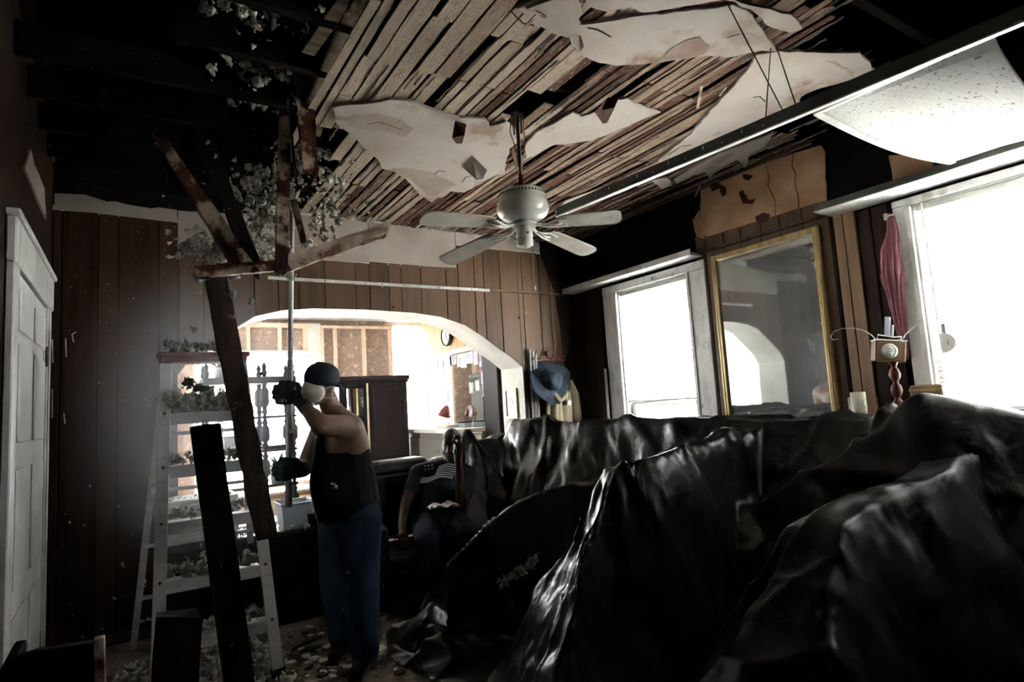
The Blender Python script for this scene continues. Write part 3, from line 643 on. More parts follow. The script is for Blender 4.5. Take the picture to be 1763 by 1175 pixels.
def blind(name, w, zlow, label):
    y0, y1 = w[0] + .016, w[1] - .016; root = thing(name, label, 'window blind', (XR + .03, (y0 + y1) / 2, w[3] - .01))
    obj('headrail', MB().span((XR + .012, y0, w[3] - .045), (XR + .045, y1, w[3] - .002)), M['white_enamel'], root, bevel=.003)
    sl = MB(); z = w[3] - .06
    while z > zlow + .02:
        rot = Matrix.Rotation(R.uniform(-.05, .05) + math.radians(38), 3, 'Y')
        sl.box((XR + .028, (y0 + y1) / 2, z), (.024, y1 - y0, .0008), rot); z -= .0215
    obj('slats', sl, M['blind'], root, kind='stuff')
    obj('bottom_rail', MB().span((XR + .014, y0, zlow - .012), (XR + .042, y1, zlow + .006)), M['white_enamel'], root, bevel=.003)
    for yy in (y0 + .12, y1 - .12): obj('ladder_cord', MB().tube([(XR + .0145, yy, w[3] - .04), (XR + .0145, yy, zlow)], .0012, 5), M['white_plastic'], root)
    return root
b1 = blind('window_blind', W1, 1.395, 'white venetian blind with a crooked bottom rail in the farther window beside the mirror')
obj('bent_rail_end', MB().beam((XR + .004, 4.22, 1.372), (XR + .004, 3.50, 1.398), .008, .014), M['white_enamel'], b1)
b2 = blind('window_blind', W2, 1.235, 'wide white venetian blind with a long tilt wand in the nearer bright window')
obj('tilt_wand', MB().tube([(XR - .012, 1.60, 2.49), (XR - .014, 1.595, 1.60)], .0045, 6), M['frosted'], b2)
portal((XR + .13, (W1[0] + W1[1]) / 2, (W1[2] + W1[3]) / 2), (0, PI / 2, 0), W1[3] - W1[2], W1[1] - W1[0])
portal((XR + .13, (W2[0] + W2[1]) / 2, (W2[2] + W2[3]) / 2), (0, PI / 2, 0), W2[3] - W2[2], W2[1] - W2[0])

# ---------------------------------------------------------------- gold framed mirror
my0, my1, mz0, mz1 = 2.232, 3.139, .98, 2.533
mr = thing('wall_mirror', 'tall mirror in a gold frame on the brown panelled wall between the windows', 'mirror', (XR - .01, (my0 + my1) / 2, mz0))
fr = .045
obj('mirror_frame', MB().span((XR - .04, my0, mz0), (XR - .0095, my0 + fr, mz1)).span((XR - .04, my1 - fr, mz0), (XR - .0095, my1, mz1)).span((XR - .04, my0 + fr, mz1 - fr), (XR - .0095, my1 - fr, mz1)).span((XR - .04, my0 + fr, mz0), (XR - .0095, my1 - fr, mz0 + fr)), M['brass'], mr, bevel=.006, bseg=2)
for a, b in ((my0 + .012, my0 + .022), (my1 - .022, my1 - .012)): obj('frame_fillet', MB().span((XR - .045, a, mz0), (XR - .04, b, mz1)), M['brass'], mr, bevel=.002)
obj('mirror_glass', MB().span((XR - .022, my0 + fr, mz0 + fr), (XR - .018, my1 - fr, mz1 - fr)), M['dusty_mirror'], mr)

# ---------------------------------------------------------------- hanging track and remaining ceiling tile
tk = thing('ceiling_track', 'long dark metal ceiling track with a white lower edge hung from wires', 'ceiling track', (2.4, 1.3, 2.60))
ta, tb = Vector((2.425, .60, 2.575)), Vector((2.20, 2.85, 2.575))
obj('web', MB().beam(ta + Vector((0, 0, .025)), tb + Vector((0, 0, .025)), .006, .055), M['track_dark'], tk)
obj('flange', MB().beam(ta + Vector((0, 0, -.006)), tb + Vector((0, 0, -.006)), .026, .006), M['rail'], tk)
for k in range(11):
    p = ta.lerp(tb, .40 + k * .045); obj('slot', MB().box(p + Vector((-.0035, 0, .02 + (k % 2) * .014)), (.003, .006, .018 if k % 2 else .006)), M['rail'], tk)
for nm, (a, b), (c, d) in (('wire', (1250, 2), (1348, 204)), ('wire', (1327, 82), (1318, 215)), ('wire', (1337, 82), (1373, 175))):
    p = at(a, b, 2, ZC - .012)
    px_of = lambda v: (v - Vector((0, 0, EYE))).dot(RIGHT) / (v - Vector((0, 0, EYE))).dot(FWD) * F_PX + W_PX / 2
    best = min((ta.lerp(tb, k / 200) for k in range(201)), key=lambda v: abs(px_of(v) - c))
    obj('wire', MB().tube([p, best + Vector((0, 0, .045))], .0028, 5), M['dark_metal'], tk)
# the tile sags at its near edge where a corner has broken out
tl = thing('ceiling_tile', 'white speckled ceiling tile left hanging between the dark track and the bright window', 'ceiling tile', (3.05, 1.0, 2.58))
gx0, gx1, gy0, gy1 = 2.425, 3.70, .42, 1.30
mbt = MB(); nu, nv = 30, 14; top = []; bot = []
for i in range(nu + 1):
    for j in range(nv + 1):
        xx = gx0 + (gx1 - gx0) * i / nu; u = i / nu; v = j / nv
        ye = .70
        yy = gy1 - (gy1 - ye) * v; sag = -.04 * math.sin(PI * u) - .17 * (math.sin(PI * u) ** .6 if 0 < u < 1 else 0) * v ** 1.6
        bot.append((xx, yy, 2.588 + sag)); top.append((xx, yy, 2.604 + sag))
W_ = nv + 1; nb = len(bot); fs = []
for i in range(nu):
    for j in range(nv):
        a, b, c, d = i * W_ + j, i * W_ + j + 1, (i + 1) * W_ + j + 1, (i + 1) * W_ + j
        fs.append((a, b, c, d)); fs.append((nb + d, nb + c, nb + b, nb + a))
for i in range(nu):
    for j in (0, nv):
        a, d = i * W_ + j, (i + 1) * W_ + j; fs.append((a, d, nb + d, nb + a) if j == 0 else (d, a, nb + a, nb + d))
for j in range(nv):
    for i in (0, nu):
        a, b = i * W_ + j, i * W_ + j + 1; fs.append((b, a, nb + a, nb + b) if i == 0 else (a, b, nb + b, nb + a))
mbt.add(bot + top, fs); obj('panel', mbt, M['tile'], tl)
# cross tees that carry it
sg = lambda u: -.04 * math.sin(PI * u)
pts = [Vector((gx0 + (gx1 - gx0) * k / 12, gy1 + .012, 2.582 + sg(k / 12))) for k in range(13)]
mbx = MB()
for a, b in zip(pts, pts[1:]): mbx.beam(a, b + (b - a) * .002, .03, .006); 
obj('cross_tee', mbx, M['rail'], tl)
mbx = MB()
for a, b in zip(pts, pts[1:]): mbx.beam(a + Vector((0, 0, .018)), b + Vector((0, 0, .018)), .004, .03)
obj('tee_web', mbx, M['track_dark'], tl)
obj('side_rail', MB().beam((gx0 - .004, gy1 + .02, 2.580), (gx0 + .004, .62, 2.578), .022, .006), M['rail'], tl)
# ---------------------------------------------------------------- ceiling fan
fc = Vector((1.895, 2.77, 0)); fz = 2.62
fan = thing('ceiling_fan', 'white ceiling fan with four blades hanging on a bare rod from the broken ceiling', 'ceiling fan', (fc.x, fc.y, fz))
c_ = lambda z: (fc.x, fc.y, z)
obj('downrod', MB().lathe([(.011, 0), (.011, ZC + .15 - 2.65)], c_(2.65), 10), M['dark_metal'], fan)
obj('rod_collar', MB().lathe([(.03, 0), (.026, .03), (.016, .06), (.013, .12)], c_(2.645), 14), M['rust_flap'], fan)
obj('hanger_bracket', MB().span((fc.x - .035, fc.y - .012, ZC - .01), (fc.x + .035, fc.y + .012, ZC + .02)).span((fc.x - .03, fc.y - .004, ZC - .12), (fc.x - .024, fc.y + .004, ZC)).span((fc.x + .024, fc.y - .004, ZC - .10), (fc.x + .03, fc.y + .004, ZC)), M['dark_metal'], fan)
obj('motor_housing', MB().lathe([(.02, .045), (.06, .044), (.125, .036), (.136, .026), (.138, .006), (.134, -.004), (.136, -.010), (.146, -.030), (.153, -.055), (.150, -.080), (.136, -.104), (.112, -.122), (.08, -.134), (.05, -.137)], c_(fz), 40), M['white_enamel'], fan)
vm = MB()
for k in range(44):
    th = 2 * PI * k / 44; r = .1372; vm.box((fc.x + r * math.cos(th), fc.y + r * math.sin(th), fz + .012), (.004, .008, .011), Matrix.Rotation(th, 3, 'Z'))
obj('vent_slots', vm, M['black'], fan)
obj('flywheel', MB().lathe([(.075, 0), (.078, .012), (.06, .02), (.05, .03)], c_(fz - .165), 28), M['white_enamel'], fan)
obj('light_fitter', MB().lathe([(.02, .0), (.044, .002), (.047, .008), (.047, .045), (.045, .048), (.045, .052), (.048, .055), (.048, .105), (.04, .112), (.03, .12)], c_(fz - .285), 28), M['white_enamel'], fan)
obj('finial', MB().lathe([(.004, -.012), (.012, -.008), (.014, 0), (.02, .004)], c_(fz - .285), 14), M['white_enamel'], fan)
obj('pull_chain', MB().tube([(fc.x + .03, fc.y - .02, fz - .22), (fc.x + .034, fc.y - .022, fz - .30), (fc.x + .034, fc.y - .022, fz - .33)], .0018, 5), M['dark_metal'], fan)
obj('chain_cord', MB().tube([(fc.x + .034, fc.y - .022, fz - .33), (fc.x + .034, fc.y - .022, fz - .52)], .0008, 4), M['white_plastic'], fan)
obj('chain_fob', MB().lathe([(.002, .02), (.006, .014), (.007, 0), (.004, -.010)], (fc.x + .034, fc.y - .022, fz - .535), 10), M['white_plastic'], fan)
obj('fitter_switch', MB().lathe([(.006, 0), (.004, .008)], (fc.x - .01, fc.y - .047, fz - .215), 8, axis=(-.3, -1, 0)), M['black'], fan)
for q in (0, 1): obj('lead_wire', MB().tube([(fc.x - .04 + q * .085, fc.y, ZC), (fc.x - .05 + q * .10, fc.y + .01, ZC - .10), (fc.x - .03 + q * .07, fc.y, ZC - .18), (fc.x - .012 + q * .03, fc.y, ZC - .30)], .003, 6), M['dark_metal' if q == 0 else 'trim_wood'], fan)
obj('torn_canopy', MB().prism([(fc.x - .045, fc.y + .0, ZC - .20), (fc.x - .02, fc.y, ZC - .24), (fc.x - .012, fc.y + .01, ZC - .33), (fc.x - .03, fc.y, ZC - .31), (fc.x - .05, fc.y, ZC - .25)], (0, .004, 0)), M['trim_wood'], fan)
tips = [at(725, 377, 2, 2.44), at(764, 453, 2, 2.365), at(1018, 437, 2, 2.375), at(1070, 374, 2, 2.45)]
for tp in tips:
    d = tp - Vector((fc.x, fc.y, 0)); d.z = 0; L = d.length; d.normalize(); n = Vector((-d.y, d.x, 0)); zt = tp.z; z0 = fz - .155
    pitch = (.22, .22, -.12, -.26)[tips.index(tp)]; mb = MB(); vs_t = []; prof = [(.20, .045), (.24, .058), (.34, .064), (.5, .069), (L - .07, .071), (L - .03, .066), (L - .008, .05), (L, .02)]
    vs = []
    for s_, w in prof:
        for sg_ in (-1, 1):
            p = Vector((fc.x, fc.y, z0 + (zt - z0) * s_ / L)) + d * s_ + n * (w * sg_); p.z += w * sg_ * pitch; vs.append(p)
    k = len(prof); up = [v + Vector((0, 0, .007)) for v in vs]
    fs = [(2 * i, 2 * i + 1, 2 * i + 3, 2 * i + 2) for i in range(k - 1)]
    fs2 = [tuple(2 * k + j for j in f[::-1]) for f in fs]
    side = [(2 * i, 2 * i + 2, 2 * k + 2 * i + 2, 2 * k + 2 * i) for i in range(k - 1)] + [(2 * i + 3, 2 * i + 1, 2 * k + 2 * i + 1, 2 * k + 2 * i + 3) for i in range(k - 1)] + [(1, 0, 2 * k, 2 * k + 1), (2 * k - 2, 2 * k - 1, 4 * k - 1, 4 * k - 2)]
    mb.add(vs + up, fs + fs2 + side)
    bl = obj('blade', mb, M['blade'], fan)
    P = lambda s_, off, dz: Vector((fc.x, fc.y, z0 + (zt - z0) * s_ / L + dz + off * pitch)) + d * s_ + n * off
    ir = MB().tube([P(.06, 0, .004), P(.10, .0, -.012), (P(.14, .012, -.016)), P(.19, .035, -.008), P(.25, .03, -.008)], [.012, .010, .008, .008, .006], 8)
    ir.tube([P(.10, 0, -.012), P(.14, -.012, -.016), P(.19, -.035, -.008), P(.25, -.03, -.008)], [.010, .008, .008, .006], 8)
    ir.tube([P(.12, .0, -.014), P(.17, .0, -.018), P(.22, 0, -.008)], [.007, .006, .006], 8)
    obj('blade_iron', ir, M['white_enamel'], bl)
    for o_ in (-.02, .02): obj('blade_screw', MB().lathe([(.005, -.002), (.003, -.005)], P(.235, o_, -.006), 8), M['dark_metal'], bl)
M['dresser_grey'] = mat('dresser_grey', (.20, .19, .18), .6)
# ---------------------------------------------------------------- the bright unfinished room beyond the arch
FW = (.62, 2.10, .55, 2.26)     # far window opening
SW = (3.16, 3.58, .9, 2.60)     # narrow opening hung with sheer plastic
def far_wall():
    mb = MB(); y0, y1 = Y2 + .09, Y2 + .12
    xs = [(XL, FW[0]), (FW[1], SW[0]), (SW[1], X2 + .1)]
    for a, b in xs: mb.span((a, y0, 0), (b, y1, 2.95))
    for w in (FW, SW): mb.span((w[0], y0, 0), (w[1], y1, w[2])); mb.span((w[0], y0, w[3]), (w[1], y1, 2.95))
    return mb
wall_far = struct('wall_far', far_wall(), M['osb'])
# sheathing sheets, each its own sheet with an open joint
for a, b, z0, z1 in ((2.12, 3.14, 2.055, 2.60), (2.12, 3.14, .02, 2.05), (.0, .60, .02, 2.60), (.62, 1.40, 2.28, 2.60), (1.405, 2.10, 2.28, 2.60)):
    obj('sheathing_sheet', MB().span((a, Y2 + .078, z0), (b, Y2 + .0895, z1)), M['osb'], wall_far)
def stud(a, b, z0, z1, nm='stud'): return obj(nm, MB().span((a, Y2, z0), (b, Y2 + .0775, z1)), M['pine'], wall_far, bevel=.003)
for x in (2.12, 2.30, 2.70, 3.09, .40): stud(x, x + .04, .0, 2.60)
for x in (.62, .84, 1.20, 1.58, 1.90): stud(x, x + .04, 2.305, 2.60, 'cripple_stud')
stud(.58, 2.11, 2.60, 2.66, 'top_plate'); stud(2.12, 3.14, 2.60, 2.64, 'top_plate')
obj('window_header', MB().span((.60, Y2 - .01, 2.24), (2.115, Y2 + .077, 2.30)), M['drywall'], wall_far)
obj('window_header', MB().span((1.94, Y2 - .012, 2.30), (2.115, Y2 + .0, 2.66)), M['drywall'], wall_far)
obj('wood_panelling', MB().span((3.14, Y2 + .04, 0), (X2, Y2 + .07, .9)), M['pine_panel'], wall_far)
obj('wood_panelling', MB().span((-.4, Y2 + .02, 0), (.38, Y2 + .06, 2.6)), M['pine_panel'], wall_far)
win3 = struct('window_3', MB().span((FW[0], Y2 + .03, FW[2]), (FW[0] + .05, Y2 + .08, FW[3])).span((FW[1] - .05, Y2 + .03, FW[2]), (FW[1], Y2 + .08, FW[3])).span((FW[0] + .05, Y2 + .03, FW[3] - .05), (FW[1] - .05, Y2 + .08, FW[3])).span((FW[0] + .05, Y2 + .03, FW[2]), (FW[1] - .05, Y2 + .08, FW[2] + .06)).span((.86, Y2 + .03, FW[2] + .06), (.93, Y2 + .08, FW[3] - .05)), M['white_trim'])
obj('window_pane', MB().span((FW[0] + .05, Y2 + .052, FW[2] + .06), (.86, Y2 + .056, FW[3] - .05)), M['glass'], win3)
obj('window_pane', MB().span((.93, Y2 + .052, FW[2] + .06), (FW[1] - .05, Y2 + .056, FW[3] - .05)), M['glass'], win3)
curt = MB(); n = 40; vs = []
for i in range(n + 1):
    u = i / n; yy = Y2 + .0 + .022 * math.sin(u * 34) + .01 * math.sin(u * 71)
    vs += [(3.14 + .44 * u, yy, .95 + .01 * math.sin(u * 9)), (3.14 + .44 * u, yy, 2.66)]
curt.add(vs, [(2 * i, 2 * i + 2, 2 * i + 3, 2 * i + 1) for i in range(n)], True)
cu = obj('sheer_curtain', curt, M['sheer'], loc=(3.36, Y2, .95)); tag(cu, 'white sheer curtain over the narrow far window beside the black cabinet', 'curtain')
sm = cu.modifiers.new('thick', 'SOLIDIFY'); sm.thickness = .002
struct('ceiling_far', MB().span((XL - .1, YT, 2.72), (X2 + .1, Y2 + .12, 2.80)), M['drywall'])
# side walls: the right one carries the dresser mirror
LW = (6.6, 7.1, 1.3, 2.0)  # opening out of view, added in the left wall to light this room
wl2 = struct('wall_far_left', MB().span((XL - .1, YT, 0), (XL, LW[0], 2.8)).span((XL - .1, LW[1], 0), (XL, Y2 + .1, 2.8)).span((XL - .1, LW[0], 0), (XL, LW[1], LW[2])).span((XL - .1, LW[0], LW[3]), (XL, LW[1], 2.8)), M['drywall'])
portal((XL - .12, (LW[0] + LW[1]) / 2, (LW[2] + LW[3]) / 2), (0, -PI / 2, 0), LW[3] - LW[2], LW[1] - LW[0])
struct('wall_far_right', MB().span((X2 + .02, YT, 0), (X2 + .12, Y2 + .12, 2.8)), M['pine_panel'])
wfr = bpy.data.objects['wall_far_right']
y = YT + .02
while y < Y2:
    w = R.choice((.10, .15, .2, .2)); obj('panel_board', MB().span((X2 + .010, y + .003, 0), (X2 + .0195, min(y + w, Y2) - .003, 2.7)), M['pine_panel'], wfr); y += w
obj('panel_rail', MB().span((X2 - .012, 6.34, 2.135), (X2 + .009, 8.05, 2.20)), M['pine'], wfr, bevel=.004)
obj('corner_post', MB().span((X2 - .06, 5.92, 0), (X2 + .009, 6.26, 2.7)), M['walnut'], wfr, bevel=.004)
portal(((FW[0] + FW[1]) / 2, Y2 + .14, (FW[2] + FW[3]) / 2), (-PI / 2, 0, 0), FW[1] - FW[0], FW[3] - FW[2])
portal(((SW[0] + SW[1]) / 2, Y2 + .14, (SW[2] + SW[3]) / 2), (-PI / 2, 0, 0), SW[1] - SW[0], SW[3] - SW[2])


# ---- dresser with mirror full of photographs
dr = thing('dresser', 'pale dresser with a tall mirror and a white top against the far panelled wall', 'dresser', (3.4, 6.9, 0))
obj('top', MB().span((3.10, 6.28, 1.13), (X2 - .005, 7.95, 1.175)), M['drywall'], dr, bevel=.004)
obj('carcass', MB().span((3.18, 6.34, 0), (X2 - .01, 7.9, 1.13)), M['dresser_grey'], dr)
for z in (.75, .40, .06): 
    d_ = obj('drawer', MB().span((3.165, 6.4, z), (3.18, 7.84, z + .31)), M['dresser_grey'], dr, bevel=.004)
    for yy in (6.8, 7.4): obj('knob', MB().lathe([(.012, 0), (.018, .014), (.008, .02)], (3.165, yy, z + .16), 10, axis=(-1, 0, 0)), M['brass'], d_)
obj('mirror_glass', MB().span((X2 - .012, 6.30, 1.18), (X2 - .006, 7.96, 2.13)), M['mirror'], dr)
for ya, yb in ((6.275, 6.30), (7.96, 7.975)): obj('mirror_edge', MB().span((X2 - .02, ya, 1.18), (X2 - .004, yb, 2.13)), M['white_plastic'], dr)
PC = [(.30, .34, .42), (.55, .40, .55), (.20, .22, .26), (.50, .42, .36), (.62, .60, .58), (.16, .20, .30), (.36, .26, .22), (.42, .46, .50)]
pms = [mat('photo_print', c, .5, tuple(.35 + .5 * k for k in c[::-1]), (14, 14, 14), lo=.45, hi=.55) for c in PC]
yy = 7.93; i = 0
for (px, h, dz) in ((741, .20, 0), (750, .17, 0), (758, .17, 0), (765, .18, 0), (772, .14, .0), (779, .13, 0), (789, .17, .0), (797, .19, 0), (807, .15, 0), (818, .18, 0), (829, .22, 0)):
    p = at(px, 600, 0, X2 - .014); w = .055 + .02 * (i % 3)
    zt = 2.12 - dz; o = obj('photo_print', MB().span((X2 - .016, p.y - w, zt - h), (X2 - .0135, p.y + w, zt)), pms[i % 8], loc=(X2 - .015, p.y, zt - h)); i += 1
    tag(o, '%s snapshot from the far left end along the top of the dresser mirror' % ('first second third fourth fifth sixth seventh eighth ninth tenth eleventh'.split()[i - 1]), 'photograph', 'snapshots along the mirror edge')
for (px, py, w, h, rx) in ((832, 650, .05, .15, .1), (822, 664, .05, .13, -.06), (811, 668, .05, .14, 0), (834, 672, .05, .16, .05), (810, 708, .045, .14, 0), (766, 680, .10, .20, .12), (840, 620, .04, .12, 0)):
    p = at(px, py, 0, X2 - .016); q = Matrix.Rotation(rx, 3, 'X')
    o = obj('photo_print', MB().box(p, (.003, 2 * w, h), q), pms[(i * 3) % 8] if px != 766 else M['grey_plastic'], loc=p); i += 1
    tag(o, {832: 'upper of the two overlapping snapshots by the right edge of the dresser mirror', 822: 'middle one of three loose snapshots in a row on the dresser mirror', 811: 'left one of three loose snapshots in a row on the dresser mirror', 834: 'lower of the two overlapping snapshots by the right edge of the dresser mirror', 810: 'lowest snapshot on the dresser mirror just above the trinket box', 766: 'tilted plain grey card stuck on the far dresser mirror', 840: 'snapshot at the right edge of the dresser mirror just under the top row'}[px], 'photograph', 'snapshots low on the mirror' if px != 766 else None)
# red desk lamp, papers and a small box on the dresser
lp_ = at(768, 737, 2, 1.176); lp_ = Vector((3.34, lp_.y * 3.34 / lp_.x, 1.176)) if lp_.x > 3.5 else lp_
lm = thing('desk_lamp', 'dull red desk lamp with a tilted cone shade on the pale dresser', 'lamp', lp_)
obj('base', MB().lathe([(.0, 0), (.07, .002), (.07, .014), (.02, .022), (.0, .022)], lp_, 18), M['lamp_red'], lm)
obj('arm', MB().tube([lp_ + Vector((0, 0, .02)), lp_ + Vector((.03, -.14, .10)), lp_ + Vector((-.0, .02, .24))], .008, 8), M['lamp_red'], lm)
obj('shade', MB().lathe([(.02, .12), (.035, .10), (.06, .05), (.085, -.02), (.08, -.02), (.055, .04), (.03, .09)], lp_ + Vector((0, .03, .17)), 20, axis=(.2, -.35, 1)), M['lamp_red'], lm)
bx_ = obj('paper_stack', MB().box((3.4, 6.9, 1.195), (.24, .3, .03)).box((3.39, 6.9, 1.215), (.22, .29, .008), Matrix.Rotation(.15, 3, 'Z')), M['paper'], loc=(3.4, 6.9, 1.18)); tag(bx_, 'low stack of loose papers lying on the pale dresser top', 'papers')
g_ = obj('trinket_box', MB().span((3.42, 6.56, 1.176), (3.52, 6.72, 1.235)), M['grey_plastic'], bevel=.006, loc=(3.47, 6.64, 1.176)); obj('lid', MB().span((3.415, 6.555, 1.235), (3.525, 6.725, 1.25)), M['denim_black'], g_, bevel=.004); tag(g_, 'small grey trinket box with a dark lid near the dresser end', 'box')

# ---- wall clock
ck = at(769, 579, 0, X2 - .03); clk = thing('wall_clock', 'round wall clock with a black rim on the far panelled wall', 'clock', ck)
obj('case', MB().lathe([(.0, -.025), (.13, -.025), (.14, -.01), (.138, .02), (.128, .028), (.122, .02), (.118, .012)], ck, 36, axis=(-1, 0, 0)), M['black'], clk)
obj('dial', MB().lathe([(.0, .010), (.12, .010), (.12, .014), (0, .0141)], ck, 36, axis=(-1, 0, 0)), M['clock_face'], clk)
for a, L in ((.6, .055), (2.4, .085)): obj('hand', MB().beam(ck + Vector((-.017, 0, 0)), ck + Vector((-.017, -L * math.sin(a), L * math.cos(a))), .003, .006, (1, 0, 0)), M['black'], clk)
for k in range(12):
    a = k * PI / 6; obj('hour_mark', MB().box(ck + Vector((-.0155, .10 * math.sin(a), .10 * math.cos(a))), (.002, .006, .016), Matrix.Rotation(-a, 3, 'X')), M['black'], clk)

# ---- china cabinet
cx0, cx1, cy0, cy1, ct = 2.13, 3.02, 7.35, 7.72, 1.89
cb = thing('china_cabinet', 'tall dark china cabinet with one glazed door under the bare studs', 'cabinet', ((cx0 + cx1) / 2, 7.55, 0))
obj('carcass', MB().span((cx0, cy0 + .02, 0), (cx1, cy1, ct - .05)), M['black_wood'], cb)
obj('cornice', MB().span((cx0 - .03, cy0 - .02, ct - .06), (cx1 + .03, cy1, ct)).span((cx0 - .015, cy0 - .005, ct - .09), (cx1 + .015, cy1, ct - .06)), M['walnut'], cb, bevel=.006)
d1 = obj('door', MB().span((2.50, cy0, .78), (2.98, cy0 + .02, 1.80)), M['walnut'], cb, bevel=.006)
obj('door_moulding', MB().span((2.56, cy0 - .008, .86), (2.92, cy0, 1.72)), M['walnut'], d1, bevel=.006)
d2 = obj('door', MB().span((2.16, cy0, .78), (2.22, cy0 + .02, 1.80)).span((2.43, cy0, .78), (2.47, cy0 + .02, 1.80)).span((2.22, cy0, 1.74), (2.43, cy0 + .02, 1.80)).span((2.22, cy0, .78), (2.43, cy0 + .02, .84)).span((2.22, cy0, 1.36), (2.43, cy0 + .02, 1.40)), M['black_wood'], cb)
obj('door_pane', MB().span((2.22, cy0 + .008, 1.40), (2.43, cy0 + .012, 1.74)), M['mirror'], d2)
obj('door_pane', MB().span((2.22, cy0 + .008, .84), (2.43, cy0 + .012, 1.36)), M['black'], d2)
obj('edge_strip', MB().span((2.472, cy0 - .012, .70), (2.492, cy0 + .012, 1.80)), M['pine'], cb)

# ---- etagere of turned posts in front of the far window
ex0, ex1, ey0, ey1 = 0.56, 1.32, 6.15, 6.45
et = thing('etagere', 'open dark shelf stand with turned posts in front of the far window', 'shelf', ((ex0 + ex1) / 2, 6.3, 0))
zs = [.45, .80, 1.13, 1.45, 1.83]
for k, z in enumerate(zs):
    obj('shelf_board', MB().span((ex0 - .03, ey0 - .03, z - (.055 if k == 4 else .012)), (ex1 + .03, ey1 + .03, z + .012)), M['black_wood'], et, bevel=.005)
for x in (ex0, 1.06, ex1):
    for y in (ey0, ey1):
        pr = [(.018, 0)]
        for a, b in zip([.02] + zs[:-1], zs):
            L = b - a
            if L > .2: pr += [(.018, a + .03), (.03, a + .05), (.022, a + .07), (.022, a + L * .25), (.042, a + L * .33), (.042, a + L * .67), (.022, a + L * .75), (.022, b - .07), (.03, b - .05), (.018, b - .03)]
        pr += [(.018, zs[-1]), (.022, 1.86), (.03, 1.88), (.016, 1.91), (.024, 1.94), (.006, 1.98)]
        obj('post', MB().lathe(pr, (x, y, 0), 12), M['black_wood'], et)
def potted(x, y, z, s, label):
    t = thing('potted_plant', label, 'plant', (x, y, z)); obj('pot', MB().lathe([(.0, 0), (.05 * s, 0), (.065 * s, .09 * s), (.07 * s, .1 * s), (.06 * s, .1 * s), (0, .09 * s)], (x, y, z), 16), M['grey_plastic'], t)
    f = MB()
    for k in range(34):
        a = R.uniform(0, 2 * PI); e = R.uniform(.2, 1.3); L = R.uniform(.06, .15) * s; d = Vector((math.cos(a) * math.cos(e), math.sin(a) * math.cos(e), math.sin(e))); b = Vector((x, y, z + .09 * s)) + d * .03
        p = b + d * L; n = d.cross(Vector((0, 0, 1))).normalized() * .018 * s; f.add([b, b.lerp(p, .5) + n, p, b.lerp(p, .5) - n], [(0, 1, 2, 3)])
    obj('leaves', f, M['leaf'], t, kind='stuff')
potted(1.20, 6.3, .812, 1.3, 'grey potted plant with dark leaves on the etagere by the pole')
potted(.70, 6.3, 1.842, 1.0, 'grey potted plant on the left end of the etagere top')
for i, (x, y, z, w, h) in enumerate(((.86, 6.3, 1.462, .14, .05), (1.19, 6.28, 1.142, .26, .025), (.66, 6.3, 1.462, .12, .10), (.80, 6.3, 1.142, .18, .14))):
    o = obj('storage_box', MB().box((x, y, z + h / 2 + .001), (w, .18, h)), M[('black_wood', 'denim_black', 'walnut', 'grey_plastic')[i]], bevel=.006, loc=(x, y, z)); obj('lid', MB().box((x, y, z + h + .004), (w + .01, .19, .008)), M['black_wood'], o)
    tag(o, ('flat dark box on the upper etagere shelf near the middle', 'thin black folder box on the middle etagere shelf', 'small brown box on the upper etagere shelf at its left end', 'grey box on the middle etagere shelf at its left end')[i], 'box')
# low pine cupboard under the far window
lc = thing('low_cupboard', 'low pale pine cupboard standing under the far window behind the shelf stand', 'cupboard', (1.35, 7.2, 0))
obj('body', MB().span((.75, 7.02, 0), (2.0, 7.4, .60)), M['pine_panel'], lc, bevel=.006); obj('top', MB().span((.72, 7.0, .60), (2.03, 7.42, .63)), M['pine'], lc, bevel=.004)
for x0, x1 in ((.78, 1.36), (1.39, 1.97)):
    d_ = obj('door', MB().span((x0, 7.005, .05), (x1, 7.02, .56)), M['pine'], lc, bevel=.005); obj('knob', MB().lathe([(.01, 0), (.016, .012), (.006, .02)], ((x1 - .05 if x0 < 1 else x0 + .05), 7.005, .34), 10, axis=(0, -1, 0)), M['brass'], d_)
# outside: bright porch rail and a bush seen under the blind
pr_ = thing('porch_railing', 'pale porch railing outside under the blind of the farther window', 'railing', (5.6, 5.2, -.5))
obj('handrail', MB().beam((5.6, 2.5, 1.02), (5.6, 8.5, 1.30), .05, .05), M['rail'], pr_)
for y in (3.0, 4.9, 6.9): obj('post', MB().span((5.57, y - .04, -.5), (5.65, y + .04, 1.55)), M['rail'], pr_)

# white bin on a small dark stand between the dresser and the sofa
sc_ = thing('side_stand', 'small dark stand holding a white bin between the pale dresser and the sofa', 'stand', (2.96, 5.85, 0))
obj('top', MB().span((2.80, 5.68, .86), (3.12, 6.02, .89)), M['black_wood'], sc_, bevel=.004)
for x in (2.83, 3.09):
    for y in (5.71, 5.99): obj('leg', MB().span((x - .02, y - .02, 0), (x + .02, y + .02, .86)), M['black_wood'], sc_)
bp_ = at(815, 762, 1, 5.85)
wbn = obj('white_bin', MB().lathe([(0, 0), (.075, 0), (.098, .25), (.092, .25), (.070, .01), (0, .01)], (bp_.x, 5.85, .891), 24), M['white_plastic'], loc=(bp_.x, 5.85, .891)); obj('rim', MB().lathe([(.096, .24), (.104, .243), (.104, .254), (.096, .257)], (bp_.x, 5.85, .891), 24), M['white_plastic'], wbn); tag(wbn, 'white round bin behind the seated man, below the dresser top', 'bin')
